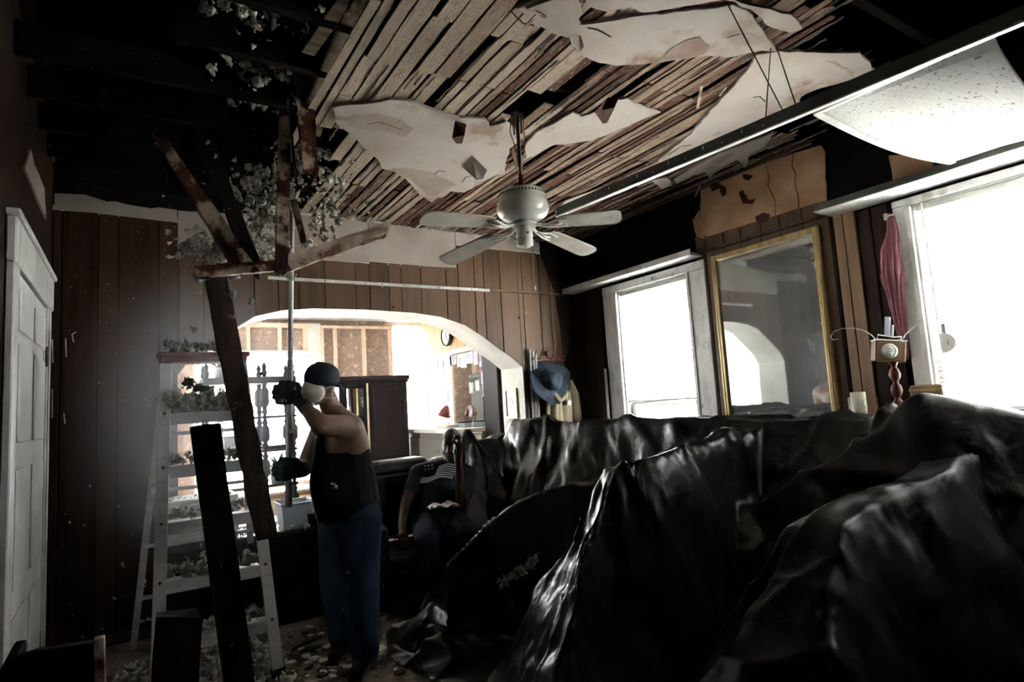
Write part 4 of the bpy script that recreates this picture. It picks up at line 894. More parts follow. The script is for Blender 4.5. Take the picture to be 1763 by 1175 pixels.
# ---------------------------------------------------------------- step ladder
ft = lambda px, py, y: at(px, py, 1, y)
LT = (Vector((.155, 4.02, 1.80)), Vector((.56, 4.02, 1.80)))
LF = (Vector((.10, 3.72, .0)), Vector((.69, 3.72, .0)))
LB = (Vector((.0, 4.80, .0)), Vector((.74, 4.80, .0)))
ld = thing('step_ladder', 'aluminium step ladder with a dull red top, its treads heaped with insulation', 'ladder', (.38, 4.2, 0))
for k in (0, 1):
    r = obj('front_rail', MB().beam(LF[k], LT[k], .062, .026, (0, 1, .2)), M['alu'], ld, bevel=.003)
    obj('rubber_foot', MB().beam(LF[k] + Vector((0, 0, .001)), LF[k] + (LT[k] - LF[k]) * .025, .075, .034, (0, 1, .2)), M['black'], r)
    for q in range(1, 6): obj('rivet', MB().lathe([(.009, 0), (.006, .004)], LF[k].lerp(LT[k], q / 6 + .003) + Vector((0, -.014, 0)), 8, axis=(0, -1, 0)), M['dark_metal'], r)
    obj('rear_rail', MB().beam(LB[k], LT[k] + Vector((0, .07, -.02)), .04, .022, (0, 1, 0)), M['alu'], ld, bevel=.002)
    a, b = LF[k].lerp(LT[k], .62), LB[k].lerp(LT[k], .60); obj('spreader', MB().beam(a, b, .004, .02), M['alu'], ld)
for q in range(1, 6):
    a, b = LF[0].lerp(LT[0], q / 6), LF[1].lerp(LT[1], q / 6)
    obj('tread', MB().span((a.x, a.y - .01, a.z - .06), (b.x, a.y, a.z + .005)).span((a.x, a.y - .01, a.z), (b.x, a.y + .085, a.z + .006)), M['alu'], ld, bevel=.002)
for q in range(1, 5):
    a, b = LB[0].lerp(LT[0], q / 5.2), LB[1].lerp(LT[1], q / 5.2); obj('rear_brace', MB().beam(a, b, .018, .022), M['alu'], ld)
obj('top_cap', MB().span((.125, 3.98, 1.80), (.59, 4.15, 1.85)).span((.11, 3.97, 1.835), (.605, 4.16, 1.86)), M['red_plastic'], ld, bevel=.008, bseg=2)

# ---------------------------------------------------------------- broken boards coming down
def plank(a, b, w, h, mm, label, seed, name='broken_board', up=(0, -1, 0), rag=(.06, .06), taper=1.0, n=9, rough=1.0):
    """a split timber: irregular along its length with splintered ends"""
    r = random.Random(seed); a, b = Vector(a), Vector(b); t = (b - a); L = t.length; t.normalize(); x = t.cross(Vector(up)).normalized(); y = x.cross(t).normalized(); mb = MB(); vs = []; fs = []
    for i in range(n):
        u = i / (n - 1); k = 1 + (taper - 1) * u
        for sx, sy in ((-1, -1), (0, -1), (1, -1), (1, 1), (0, 1), (-1, 1)):
            e = 0
            if i == 0: e = r.uniform(-rag[0], rag[0])
            if i == n - 1: e = r.uniform(-rag[1], rag[1])
            vs.append(a + t * (L * u + e) + x * (sx * w / 2 * k + r.uniform(-.05, .05) * w * rough) + y * (sy * h / 2 * k + r.uniform(-.06, .06) * h * rough))
    for i in range(n - 1):
        for j in range(6): fs.append((6 * i + j, 6 * i + (j + 1) % 6, 6 * i + 6 + (j + 1) % 6, 6 * i + 6 + j))
    fs += [(5, 4, 3, 2, 1, 0), tuple(6 * n - 6 + j for j in range(6))]
    mb.add(vs, fs); o = obj(name, mb, M[mm], loc=(a + b) / 2)
    tag(o, label, 'board'); return o
B = lambda px, py, y=3.5: at(px, py, 1, y)
plank(B(278, 243), B(424, 468), .050, .04, 'beam_red', 'falling board with peeling white and red paint, slanting down from the dark upper corner', 1, rag=(.05, .02), n=14, taper=2.0)
plank(B(348, 225, 3.62), B(440, 468, 3.62), .075, .045, 'beam_dark', 'nearly black broken board hanging close behind the peeling white and red one', 2)
plank(B(497, -40, 3.3), B(484, 466, 3.3), .062, .03, 'beam_red', 'long thin upright red stained board reaching up into the ceiling hole', 3, n=16, rag=(.02, .02))
plank(B(506, -60, 3.2), B(534, 285, 3.2), .085, .03, 'beam_red', 'broad dark red board leaning over the thin upright one in the ceiling hole', 4, n=12, rag=(.02, .09))
plank(B(494, 455, 3.42), B(655, 400, 3.42), .085, .05, 'beam_pale', 'pale board with a charred jagged end sticking out to the side over the arch', 5, rag=(.02, .06), n=10)
plank(B(333, 470, 3.45), B(480, 458, 3.45), .06, .045, 'beam_red', 'short level board across the lower ends of the falling timbers', 6, rag=(.02, .03), n=10)
plank(B(506, 345, 3.55), B(523, 418, 3.55), .035, .02, 'joist', 'small grey slat hanging beside the top of the pole', 7, rag=(.01, .01))
plank(B(496, 170, 3.1), B(510, 314, 3.1), .012, .012, 'black', 'thin black iron strap dangling beside the broad dark red board', 8, name='iron_strap', rag=(.01, .01))
plank(B(368, 466, 3.5), B(457, 920, 3.5), .105, .06, 'beam_brown', 'long weathered brown beam falling in front of the ladder', 9, name='fallen_beam', rag=(.01, .03), n=18)
plank(B(347, 462, 3.46), B(352, 482, 3.46), .05, .05, 'beam_dark', 'stub of charred wood beside the upper end of the long brown beam', 10, rag=(.005, .005), n=4)
q0 = at(353, 733, 1, 2.55); q1 = at(408, 1150, 1, 2.55); dq = (q1 - q0).normalized(); q1 = q0 + dq * (q0.z / -dq.z)
plank(q0, q1, .098, .06, 'post_black', 'straight near black post standing in front of the ladder', 12, name='leaning_post', rag=(.006, .0), n=8, rough=.25)
q0 = at(306, 1066, 1, 2.1); plank((q0.x, q0.y, q0.z), (q0.x - .03, q0.y - .05, .0), .115, .07, 'post_black', 'short broken black stump of timber standing at the bottom edge beside the post', 13, name='broken_stump', rag=(.03, .0), n=8)
q0 = at(85, 1130, 1, 1.8)
ch = thing('broken_crate', 'black broken box with one orange splintered edge in the lower left corner', 'box', (q0.x, 1.9, 0))
obj('side_board', MB().prism([(q0.x - .10, 1.86, 0), (q0.x + .10, 1.86, 0), (q0.x + .085, 1.86, q0.z - .01), (q0.x - .03, 1.86, q0.z + .0), (q0.x - .09, 1.86, q0.z - .01)], (0, .03, 0)), M['post_black'], ch, bevel=.004)
obj('side_board', MB().span((q0.x - .10, 1.89, 0), (q0.x - .075, 2.1, q0.z - .03)), M['post_black'], ch, bevel=.004)
obj('splintered_edge', MB().beam((q0.x + .115, 1.85, 0), (q0.x + .092, 1.85, q0.z + .005), .024, .03, (0, 1, 0)), M['beam_red'], ch, bevel=.003)

# ---------------------------------------------------------------- pole
PA, PB = atd(497, 862, 3.72), atd(504, 250, 3.72)
PB = PA + (PB - PA).normalized() * 1.95
pole = thing('pole', 'long grey pole thrust up at the ceiling by the man in the cap', 'pole', PA)
obj('shaft', MB().tube([PA, PA.lerp(PB, .45)], .019, 12), M['alu'], pole)
obj('shaft_upper', MB().tube([PA.lerp(PB, .44), PB], .015, 12), M['alu'], pole)
obj('grip', MB().tube([PA - (PB - PA) * .02, PA + (PB - PA) * .06], .022, 12), M['grey_plastic'], pole)

# ---------------------------------------------------------------- low table wrapped in black sheet, boxes and insulation "snow" on it
BY = 4.55
tb0, tb1 = .16, 1.20
tabl = thing('low_table', 'low table wrapped in black sheet under the arch, dusted with white insulation', 'table', ((tb0 + tb1) / 2, 4.72, 0))
obj('table_body', MB().span((tb0 + .02, BY + .02, 0), (tb1 - .02, 4.97, .615)), M['beam_dark'], tabl)
obj('sheet', MB().span((tb0, BY, .04), (tb1, 4.985, .640)), M['tarp'], tabl, bevel=.03, bseg=3)
wb = thing('plastic_chest', 'white plastic chest of small drawers behind the ladder', 'storage chest', (.40, 4.78, .641))
obj('case', MB().span((.18, 4.64, .641), (.62, 4.95, .93)), M['white_plastic'], wb, bevel=.012, bseg=2)
for z in (.67, .80): 
    d_ = obj('drawer', MB().span((.20, 4.625, z), (.60, 4.64, z + .10)), M['white_plastic'], wb, bevel=.006); obj('handle', MB().span((.36, 4.612, z + .05), (.44, 4.625, z + .07)), M['grey_plastic'], d_, bevel=.003)
gp = at(512, 905, 1, 4.66)
gb = thing('grey_bin', 'pale blue-grey plastic bin on the black wrapped table beside the man', 'bin', (gp.x, 4.74, .641))
def tub(c, w, d, h, t=.006, flare=1.15):
    mb = MB(); x, y, z = c; q = [(-w / 2, -d / 2), (w / 2, -d / 2), (w / 2, d / 2), (-w / 2, d / 2)]; s2 = lambda s, zz, k: [(x + a * s - k * (1 if a > 0 else -1), y + b * s - k * (1 if b > 0 else -1), zz) for a, b in q]
    v = s2(1, z, 0) + s2(flare, z + h, 0) + s2(flare, z + h, t) + s2(1, z + t, t)
    mb.add(v, [(3, 2, 1, 0)] + [(i + 4 * k, (i + 1) % 4 + 4 * k, (i + 1) % 4 + 4 * k + 4, i + 4 * k + 4) for k in range(3) for i in range(4)] + [(12, 13, 14, 15)]); return mb
obj('tub', tub((gp.x, 4.74, .642), .20, .22, .17), M['grey_plastic'], gb, bevel=.004)
rim = MB()
for a, b, c, d in ((-.125, -.137, .125, -.125), (-.125, .125, .125, .137), (-.125, -.125, -.113, .125), (.113, -.125, .125, .125)): rim.span((gp.x + a, 4.74 + b, .805), (gp.x + c, 4.74 + d, .819))
obj('rim', rim, M['grey_plastic'], gb, bevel=.003)
blk = obj('black_cup', MB().lathe([(.0, 0), (.035, 0), (.042, .09), (.038, .09), (.033, .01), (0, .01)], (gp.x + .10, 4.60, .641), 18), M['black'], loc=(gp.x + .10, 4.60, .641)); obj('cup_handle', MB().tube([(gp.x + .10, 4.56, .655), (gp.x + .10, 4.535, .675), (gp.x + .10, 4.535, .705), (gp.x + .10, 4.56, .72)], .005, 8), M['black'], blk); tag(blk, 'small black mug in front of the pale blue-grey bin', 'mug')

# ---------------------------------------------------------------- pillar picture, coat hooks, hat and jacket
pc = at(880, 695, 0, 3.30 - .012)
pf = thing('framed_picture', 'small gold framed drawing on the white side of the arch', 'picture', pc)
w_, h_ = .115, .155; X_ = 3.299
obj('frame', MB().span((X_ - .02, pc.y - w_, pc.z - h_), (X_, pc.y - w_ + .026, pc.z + h_)).span((X_ - .02, pc.y + w_ - .026, pc.z - h_), (X_, pc.y + w_, pc.z + h_)).span((X_ - .02, pc.y - w_ + .026, pc.z + h_ - .026), (X_, pc.y + w_ - .026, pc.z + h_)).span((X_ - .02, pc.y - w_ + .026, pc.z - h_), (X_, pc.y + w_ - .026, pc.z - h_ + .026)), M['brass'], pf, bevel=.003)
obj('sheet', MB().span((X_ - .008, pc.y - w_ + .026, pc.z - h_ + .026), (X_ - .002, pc.y + w_ - .026, pc.z + h_ - .026)), mat('drawing', (.70, .66, .72), .6, (.55, .58, .66), (9, 9, 9), lo=.5, hi=.6), pf)
sk = MB().tube([(X_ - .009, pc.y + .04, pc.z + .02), (X_ - .009, pc.y + .0, pc.z + .05), (X_ - .009, pc.y - .03, pc.z + .01), (X_ - .009, pc.y + .01, pc.z - .04), (X_ - .009, pc.y + .04, pc.z - .01)], .002, 5).tube([(X_ - .009, pc.y - .05, pc.z + .01), (X_ - .009, pc.y + .05, pc.z + .012)], .0015, 5)
obj('pencil_lines', sk, M['grey_plastic'], pf)
hp = at(945, 612, 1, YB - .03)
hk = thing('coat_hooks', 'dark wooden coat hook board on the panelling beside the arch', 'coat hooks', hp)
obj('board', MB().span((hp.x - .24, YB - .03, hp.z - .06), (hp.x + .22, YB - .0085, hp.z + .0)), M['red_wood'], hk, bevel=.004)
obj('centre_block', MB().span((hp.x - .035, YB - .05, hp.z - .02), (hp.x + .03, YB - .0085, hp.z + .045)), M['red_wood'], hk, bevel=.004)
for dx in (-.22, -.15, .0, .17): obj('hook', MB().tube([(hp.x + dx, YB - .03, hp.z - .03), (hp.x + dx, YB - .07, hp.z - .04), (hp.x + dx + .01, YB - .09, hp.z + .0), (hp.x + dx + .025, YB - .095, hp.z + .045)], .006, 8), M['dark_metal'], hk)
for i, dx in enumerate((-.245, -.205, -.175)): 
    o = obj('hanger_strap', MB().beam((hp.x + dx, YB - .05, hp.z + .06 - .02 * i), (hp.x + dx - .02, YB - .06, hp.z - .75), .022, .006, (0, 1, 0)), M['strap_grey'], loc=(hp.x + dx, YB - .05, hp.z - .7)); tag(o, ('long pale strap at the outer left end of the coat hooks', 'middle one of three pale straps on the coat hooks', 'pale strap nearest the hat on the coat hooks')[i], 'strap')
# bucket hat, brim drooping, crown pushed towards the room
hc = at(948, 655, 1, YB - .16); hat = thing('bucket_hat', 'blue-grey bucket hat with a drooping brim on the coat hooks', 'hat', hc)
ax = Vector((-.10, -.86, .32)).normalized(); 
crown = MB().lathe([(.118, -.02), (.112, .03), (.10, .07), (.082, .095), (.05, .11), (.0, .115)], hc, 28, axis=ax)
for i, v in enumerate(crown.v): 
    d = v - hc; v += Vector((.012 * math.sin(d.x * 40), 0, .014 * math.sin(d.z * 35 + d.x * 30)))
cr = obj('crown', crown, M['hat'], hat)
br = MB(); n = 48; vs = []
qx = Vector((0, 0, 1)).rotation_difference(ax).to_matrix()
for rr, hz in ((.116, 0), (.15, -.012), (.21, -.025), (.235, -.03), (.233, -.036), (.15, -.02), (.114, -.01)):
    for j in range(n):
        a = 2 * PI * j / n; wv = .03 * math.sin(a * 2 + 1.2) * (rr - .11) / .09 + .012 * math.sin(a * 5)*(rr - .11) / .09
        vs.append(hc + qx @ Vector((rr * math.cos(a), rr * math.sin(a), hz + wv)))
br.add(vs, [(i * n + j, i * n + (j + 1) % n, (i + 1) * n + (j + 1) % n, (i + 1) * n + j) for i in range(6) for j in range(n)], True)
obj('brim', br, M['hat'], hat)
def cloth_hang(name, cx, ytop, ztop, zbot, w0, w1, mm, folds, depth, label, cat, phase=0, lean=0, seed=1):
    r = random.Random(seed); nu, nv = 44, 30; vs = []; mb = MB()
    for j in range(nv + 1):
        v = j / nv; w = w0 + (w1 - w0) * v ** .7; z = ztop + (zbot - ztop) * v
        for i in range(nu + 1):
            u = i / nu * 2 - 1; f = math.sin(u * folds + phase + v * 1.1) * depth * (.4 + .6 * v) + math.sin(u * folds * 2.3 + 2 * v) * depth * .35 + math.sin(v * 9 + u * 5) * depth * .25
            vs.append((cx + lean * v + u * w, ytop + f - depth * 1.5 + .06 * u * u, z - .05 * u * u * (1 - v)))
    W_ = nu + 1; mb.add(vs, [(j * W_ + i, j * W_ + i + 1, (j + 1) * W_ + i + 1, (j + 1) * W_ + i) for j in range(nv) for i in range(nu)], True)
    o = obj(name, mb, M[mm], loc=(cx, ytop, zbot)); s = o.modifiers.new('thick', 'SOLIDIFY'); s.thickness = .004
    if label: tag(o, label, cat)
    return o
jk = cloth_hang('jacket', hp.x + .045, YB - .10, hp.z - .30, .75, .14, .21, 'khaki', 7, .032, 'crumpled khaki jacket hanging under the blue-grey hat', 'jacket', phase=.6, seed=3)
obj('sleeve', MB().tube([(hp.x + .17, YB - .10, hp.z - .28), (hp.x + .215, YB - .12, hp.z - .42), (hp.x + .245, YB - .11, hp.z - .60), (hp.x + .26, YB - .12, hp.z - .85)], [.045, .055, .05, .04], 12), M['khaki'], jk)
obj('collar', MB().tube([(hp.x - .09, YB - .16, hp.z - .36), (hp.x - .02, YB - .20, hp.z - .48), (hp.x + .06, YB - .19, hp.z - .42), (hp.x + .12, YB - .15, hp.z - .33)], [.02, .03, .028, .015], 8), M['khaki'], jk)
obj('care_label', MB().box((hp.x + .09, YB - .205, hp.z - .50), (.045, .004, .05), Matrix.Rotation(.5, 3, 'Y')), M['paper'], jk)

# ---------------------------------------------------------------- by the right wall
rp = at(1041, 635, 0, XR - .05)
ru = obj('metal_ruler', MB().span((XR - .045, rp.y - .02, .80), (XR - .040, rp.y + .02, rp.z)), M['steel'], loc=(XR - .042, rp.y, .8)); tag(ru, 'upright steel ruler leaning at the left casing of the farther window', 'ruler')
obj('edge', MB().span((XR - .0455, rp.y - .022, .80), (XR - .0395, rp.y - .02, rp.z)), M['dark_metal'], ru)
tm = MB()
for k in range(60): tm.span((XR - .0456, rp.y + (.008 if k % 5 else .0), rp.z - .02 - k * .012), (XR - .0451, rp.y + .019, rp.z - .0185 - k * .012))
obj('graduations', tm, M['black'], ru)
# pink swag of curtain beside window 2
pk = MB(); vs = []; nu, nv = 30, 46
cy_ = [(2.46, 1.765, .018), (2.36, 1.768, .030), (2.24, 1.79, .052), (2.10, 1.80, .062), (1.98, 1.795, .048), (1.86, 1.790, .036), (1.72, 1.785, .028), (1.58, 1.78, .012)]
def sw(z):
    for (a, ya, wa), (b, yb, wb_) in zip(cy_, cy_[1:]):
        if b <= z <= a: t = (a - z) / (a - b); return ya + (yb - ya) * t, wa + (wb_ - wa) * t
    return cy_[-1][1:]
for j in range(nv + 1):
    z = 2.46 - (2.46 - 1.58) * j / nv; y0, w = sw(z)
    for i in range(nu + 1):
        a = PI * (i / nu); f = 1 + .16 * math.sin(i * 1.35 + j * .16) + .08 * math.sin(i * 2.7 - j * .3)
        vs.append((XR - .030 - w * .75 * math.sin(a) * f, y0 + w * math.cos(a) * (1 + .1 * math.sin(j * .5 + i)), z + .02 * math.sin(i * .9)))
W_ = nu + 1; pk.add(vs, [(j * W_ + i, j * W_ + i + 1, (j + 1) * W_ + i + 1, (j + 1) * W_ + i) for j in range(nv) for i in range(nu)], True)
o = obj('curtain_swag', pk, M['pink'], loc=(XR - .03, 1.8, 1.58)); tag(o, 'dusty pink gathered curtain hanging beside the nearer window', 'curtain'); sl_ = o.modifiers.new('thick', 'SOLIDIFY'); sl_.thickness = .003
rd = obj('curtain_rod_end', MB().span((XR - .05, 1.78, 2.44), (XR - .0085, 1.80, 2.48)).span((XR - .05, 1.74, 2.455), (XR - .04, 1.80, 2.465)), M['white_enamel'], win2)
# aerial box on a turned post: round plaque, two long curved wires
tp0 = at(1546, 690, 0, 3.62); tx, ty = tp0.x, tp0.y
st = thing('aerial_stand', 'brown box with a white disc and two curved wires on a turned wooden post', 'aerial', (tx, ty, .75))
pr = [(.0, .75), (.05, .75), (.05, .78), (.02, .80)]
z = .82
while z < 1.53: pr += [(.014, z), (.026, z + .022), (.030, z + .042), (.024, z + .066), (.013, z + .082)]; z += .088
obj('post', MB().lathe(pr, (tx, ty, 0), 18), M['red_wood'], st)
bq = at(1529, 606, 0, 3.62)
rotb = Matrix.Rotation(-.12, 3, 'X') @ Matrix.Rotation(.0, 3, 'Z')
fx_ = Vector((-math.cos(.75), -math.sin(.75), 0)); sd_ = Vector((math.sin(.75), -math.cos(.75), 0))   # towards the viewer / to the right
Rb = Matrix((sd_, -fx_, Vector((0, 0, 1)))).transposed() @ Matrix.Rotation(.14, 3, 'Y')
obj('case', MB().box(bq, (.155, .09, .115), Rb), M['trim_wood'], st, bevel=.008, bseg=2)
obj('case_lid', MB().box(bq + Rb @ Vector((0, 0, .061)), (.16, .095, .010), Rb), M['white_plastic'], st, bevel=.003)
obj('round_plaque', MB().lathe([(.0, 0), (.042, 0), (.042, .004), (0, .0042)], bq + Rb @ Vector((-.008, -.0455, .0)), 28, axis=Rb @ Vector((0, -1, 0))), M['white_plastic'], st)
ring = MB(); pl = bq + Rb @ Vector((-.008, -.0505, 0))
ring.tube([pl + Rb @ Vector((.033 * math.cos(a), 0, .033 * math.sin(a))) for a in [k * PI / 12 for k in range(25)]], .0012, 5)
for k in range(3): ring.box(pl + Rb @ Vector((0, 0, .013 - k * .013)), (.034 - .006 * abs(k - 1), .001, .003), Rb)
obj('plaque_lines', ring, M['grey_plastic'], st)
obj('bracket', MB().tube([bq + Rb @ Vector((-.055, 0, .065)), bq + Rb @ Vector((-.055, 0, .095)), bq + Rb @ Vector((.03, 0, .085)), bq + Rb @ Vector((.065, 0, .09)), bq + Rb @ Vector((.06, 0, .065))], .004, 8), M['cream'], st)
obj('glass_blade', MB().box(bq + Rb @ Vector((-.008, 0, .145)), (.03, .006, .11), Rb).box(bq + Rb @ Vector((.018, 0, .12)), (.012, .006, .07), Rb), M['grey_plastic'], st, bevel=.002)
wl = [at(px, py, 0, 3.62) for px, py in ((1515, 592), (1500, 577), (1487, 569), (1470, 565), (1450, 566), (1436, 571), (1430, 580), (1434, 586), (1442, 584))]
wr = [at(px, py, 0, 3.62) for px, py in ((1549, 592), (1558, 577), (1572, 563), (1590, 553), (1610, 549), (1628, 551), (1637, 560))]
obj('aerial_wire', MB().tube(wl, .0028, 6), M['white_enamel'], st); obj('aerial_wire', MB().tube(wr, .0028, 6), M['white_enamel'], st)
# frosted half-round pull tag of the blind
dq_ = at(1632, 590, 0, XR - .03)
dt = thing('half_round_tag', 'frosted half-round tag hanging against the bright nearer blind', 'tag', dq_)
n = 16; poly = [(XR - .03, dq_.y + .035, dq_.z + .06)] + [(XR - .03, dq_.y + .035 - .075 * math.sin(k * PI / n), dq_.z + .06 * math.cos(k * PI / n)) for k in range(1, n)] + [(XR - .03, dq_.y + .035, dq_.z - .06)]
obj('plate', MB().prism(poly, (.012, 0, 0)), M['frosted'], dt, bevel=.002)
obj('stem', MB().span((XR - .028, dq_.y + .005, dq_.z + .055), (XR - .02, dq_.y + .025, dq_.z + .11)), M['grey_plastic'], dt)
obj('mark', MB().span((XR - .0312, dq_.y - .004, dq_.z - .015), (XR - .03, dq_.y + .004, dq_.z + .015)), M['grey_plastic'], dt)
obj('cord', MB().tube([(XR - .024, dq_.y + .015, dq_.z + .11), (XR - .012, dq_.y + .015, 2.48)], .0012, 5), M['white_plastic'], dt)
# cream mug with a ring emblem on the wrapped pile, wooden tray on the sill
mg = at(1478, 692, 0, 3.55)
mgo = obj('cream_mug', MB().lathe([(.0, -.11), (.036, -.11), (.040, -.10), (.040, .055), (.036, .055), (.036, -.09), (0, -.09)], mg, 28), M['cream'], loc=(mg.x, mg.y, mg.z - .11)); tag(mgo, 'tall cream mug with a ring emblem in front of the gold mirror corner', 'mug')
obj('mug_handle', MB().tube([mg + Vector((.02, .035, .03)), mg + Vector((.03, .07, .02)), mg + Vector((.03, .07, -.04)), mg + Vector((.02, .035, -.055))], .006, 8), M['cream'], mgo)
an = Vector((-.55, -.835, 0)); sdv = Vector((.835, -.55, 0)); em = MB()
em.tube([mg + (an * math.cos(.0 + .55 + .62 * math.cos(a)) + sdv * math.sin(.55 + .62 * math.cos(a))) * .0412 + Vector((0, 0, .026 * math.sin(a) - .01)) for a in [k * PI / 14 for k in range(29)]], .0014, 5)
em.tube([mg + (an * math.cos(.55 + .40 * math.cos(a)) + sdv * math.sin(.55 + .40 * math.cos(a))) * .0412 + Vector((0, 0, .017 * math.sin(a) - .01)) for a in [k * PI / 14 for k in range(29)]], .0010, 5)
obj('ring_emblem', em, M['grey_plastic'], mgo)
ts = at(1605, 668, 0, 3.93)
tr = obj('wooden_tray', MB().box((3.90, ts.y, ts.z - .04), (.12, .17, .12)), M['trim_wood'], bevel=.01, loc=(3.90, ts.y, ts.z - .14)); obj('brass_band', MB().box((3.90, ts.y, ts.z - .01), (.124, .174, .02)), M['brass'], tr, bevel=.004); tag(tr, 'wooden box with a brassy band at the foot of the nearer blind', 'box')

# ---------------------------------------------------------------- black leather sofa below the arch
Cs = Vector((2.28, 4.78, 0)); ang = math.radians(10); Rs = Matrix.Rotation(ang, 3, 'Z')
sofa = thing('leather_sofa', 'black leather sofa standing below the arch with the seated man on it', 'sofa', Cs)
def sbox(nm, lo, hi, bev=.06): 
    c = (Vector(lo) + Vector(hi)) / 2; d = Vector(hi) - Vector(lo); return obj(nm, MB().box(Cs + Rs @ c, d, Rs), M['leather'], sofa, bevel=bev, bseg=4)
sbox('base', (-.98, -.40, .08), (.72, .34, .26), .02)
for a, b in ((-.80, -.06), (-.04, .58)): sbox('seat_cushion', (a, -.44, .26), (b, .16, .385), .05)
for a, b in ((-.80, -.06), (-.04, .58)): sbox('back_cushion', (a, .10, .38), (b, .34, 1.0), .10)
for a, b in ((-.80, -.06),): sbox('top_roll', (a, .10, .86), (b, .36, 1.03), .08)
sbox('arm', (-1.06, -.46, .08), (-.80, .36, .66), .10); sbox('arm', (.58, -.46, .08), (.78, .36, .66), .10)
for x in (-.95, .65):
    for y in (-.35, .28): obj('foot', MB().box(Cs + Rs @ Vector((x, y, .04)), (.06, .06, .08), Rs), M['black'], sofa)
# ---------------------------------------------------------------- heaps of furniture under black plastic sheet
def seg_d(X, Y, a, b):
    dx, dy = b[0] - a[0], b[1] - a[1]; L2 = dx * dx + dy * dy + 1e-9
    t = np.clip(((X - a[0]) * dx + (Y - a[1]) * dy) / L2, 0, 1); return np.hypot(X - a[0] - t * dx, Y - a[1] - t * dy), t
def hull(X, Y, planes, r=.03):
    """a prop under the sheet: the lowest of its planes, each (x, y, z) point on it plus its (dz/dx, dz/dy)"""
    Z = None
    for x, y, z, gx, gy in planes:
        q = z + gx * (X - x) + gy * (Y - y)
        if Z is None: Z = q
        else: h = np.clip(.5 + .5 * (Z - q) / r, 0, 1); Z = Z * (1 - h) + q * h - r * h * (1 - h)
    return Z
def sheet(name, label, x0, x1, y0, y1, step, hulls, creases, poly, seed, crumple=1.0, mm='tarp', zones=()):
    nx, ny = int((x1 - x0) / step) + 1, int((y1 - y0) / step) + 1
    X, Y = np.meshgrid(np.linspace(x0, x1, nx), np.linspace(y0, y1, ny))
    wx = X + .16 * (vnoise(X * 2.7, Y * 2.7, seed + 1) - .5) + .05 * (vnoise(X * 9, Y * 9, seed + 8) - .5); wy = Y + .16 * (vnoise(X * 2.7, Y * 2.7, seed + 2) - .5) + .05 * (vnoise(X * 9, Y * 9, seed + 9) - .5)
    Z = np.full(X.shape, .004)
    for h in hulls: Z = np.maximum(Z, hull(wx * .75 + X * .25, wy * .75 + Y * .25, h))
    for pts, hgt, w in creases:
        for a, b in zip(pts, pts[1:]):
            d, t = seg_d(wx, wy, a, b); Z = Z + hgt * np.exp(-(d / w) ** 1.2) * np.clip(np.minimum(t, 1 - t) * 6 + .35, 0, 1)
    Z = np.maximum(Z, .006 + .010 * vnoise(X * 9, Y * 9, seed))
    gy_, gx_ = np.gradient(Z, step); nl = np.sqrt(1 + gx_ ** 2 + gy_ ** 2)
    u, v = wx + .62 * Z, wy - .78 * Z
    c = (facets(u * 2.6, v * 2.6, seed + 3) - .5) * .060 + (facets(u * 5.9 + v * 2, v * 5.9 - u * 1.4, seed + 4) - .5) * .024
    fine = (facets(u * 14 + v * 4, v * 14 - u * 5, seed + 5) - .5) * .011 + (facets(u * 30, v * 30, seed + 7) - .5) * .004
    zone = np.full(X.shape, .75)
    for (zx, zy, zr, amt) in zones: zone = zone + amt * np.exp(-((X - zx) ** 2 + (Y - zy) ** 2) / zr ** 2)
    rdg = 1 - np.abs(2 * vnoise(u * 2.6 + .8 * v, v * 1.5, seed + 6) - 1); c = c + .030 * rdg ** 7
    dsp = (c + fine * zone) * crumple * np.clip(Z / .12, 0.12, 1)
    X0, Y0 = X, Y; X = X - gx_ / nl * dsp; Y = Y - gy_ / nl * dsp; Z = np.maximum(Z + dsp / nl, .005)
    px = [p[0] for p in poly]; py = [p[1] for p in poly]; K = np.zeros(X.shape, dtype=bool); j = len(px) - 1
    jx = X0 + .03 * (vnoise(X0 * 7, Y0 * 7, 5) - .5); jy = Y0 + .03 * (vnoise(X0 * 7, Y0 * 7, 6) - .5)
    for i in range(len(px)):
        K ^= ((py[i] > jy) != (py[j] > jy)) & (jx < (px[j] - px[i]) * (jy - py[i]) / (py[j] - py[i] + 1e-12) + px[i]); j = i
    idx = -np.ones(X.shape, dtype=int); q = np.zeros(X.shape, dtype=bool)
    cell = K[:-1, :-1] & K[1:, :-1] & K[:-1, 1:] & K[1:, 1:]
    q[:-1, :-1] |= cell; q[1:, :-1] |= cell; q[:-1, 1:] |= cell; q[1:, 1:] |= cell
    idx[q] = np.arange(q.sum()); V = np.stack([X[q], Y[q], Z[q]], 1)
    i, j = np.nonzero(cell); F = np.stack([idx[i, j], idx[i, j + 1], idx[i + 1, j + 1], idx[i + 1, j]], 1)
    me = bpy.data.meshes.new(name); base = np.array([(x0 + x1) / 2, (y0 + y1) / 2, 0]); V = V - base
    me.from_pydata(V.tolist(), [], F.tolist()); me.update(); me.polygons.foreach_set('use_smooth', np.ones(len(F), dtype=bool)); me.materials.append(M[mm])
    o = bpy.data.objects.new(name, me); COL.objects.link(o); o.location = base; tag(o, label, 'plastic sheet')
    s = o.modifiers.new('thick', 'SOLIDIFY'); s.thickness = .002; s.offset = -1
    return o
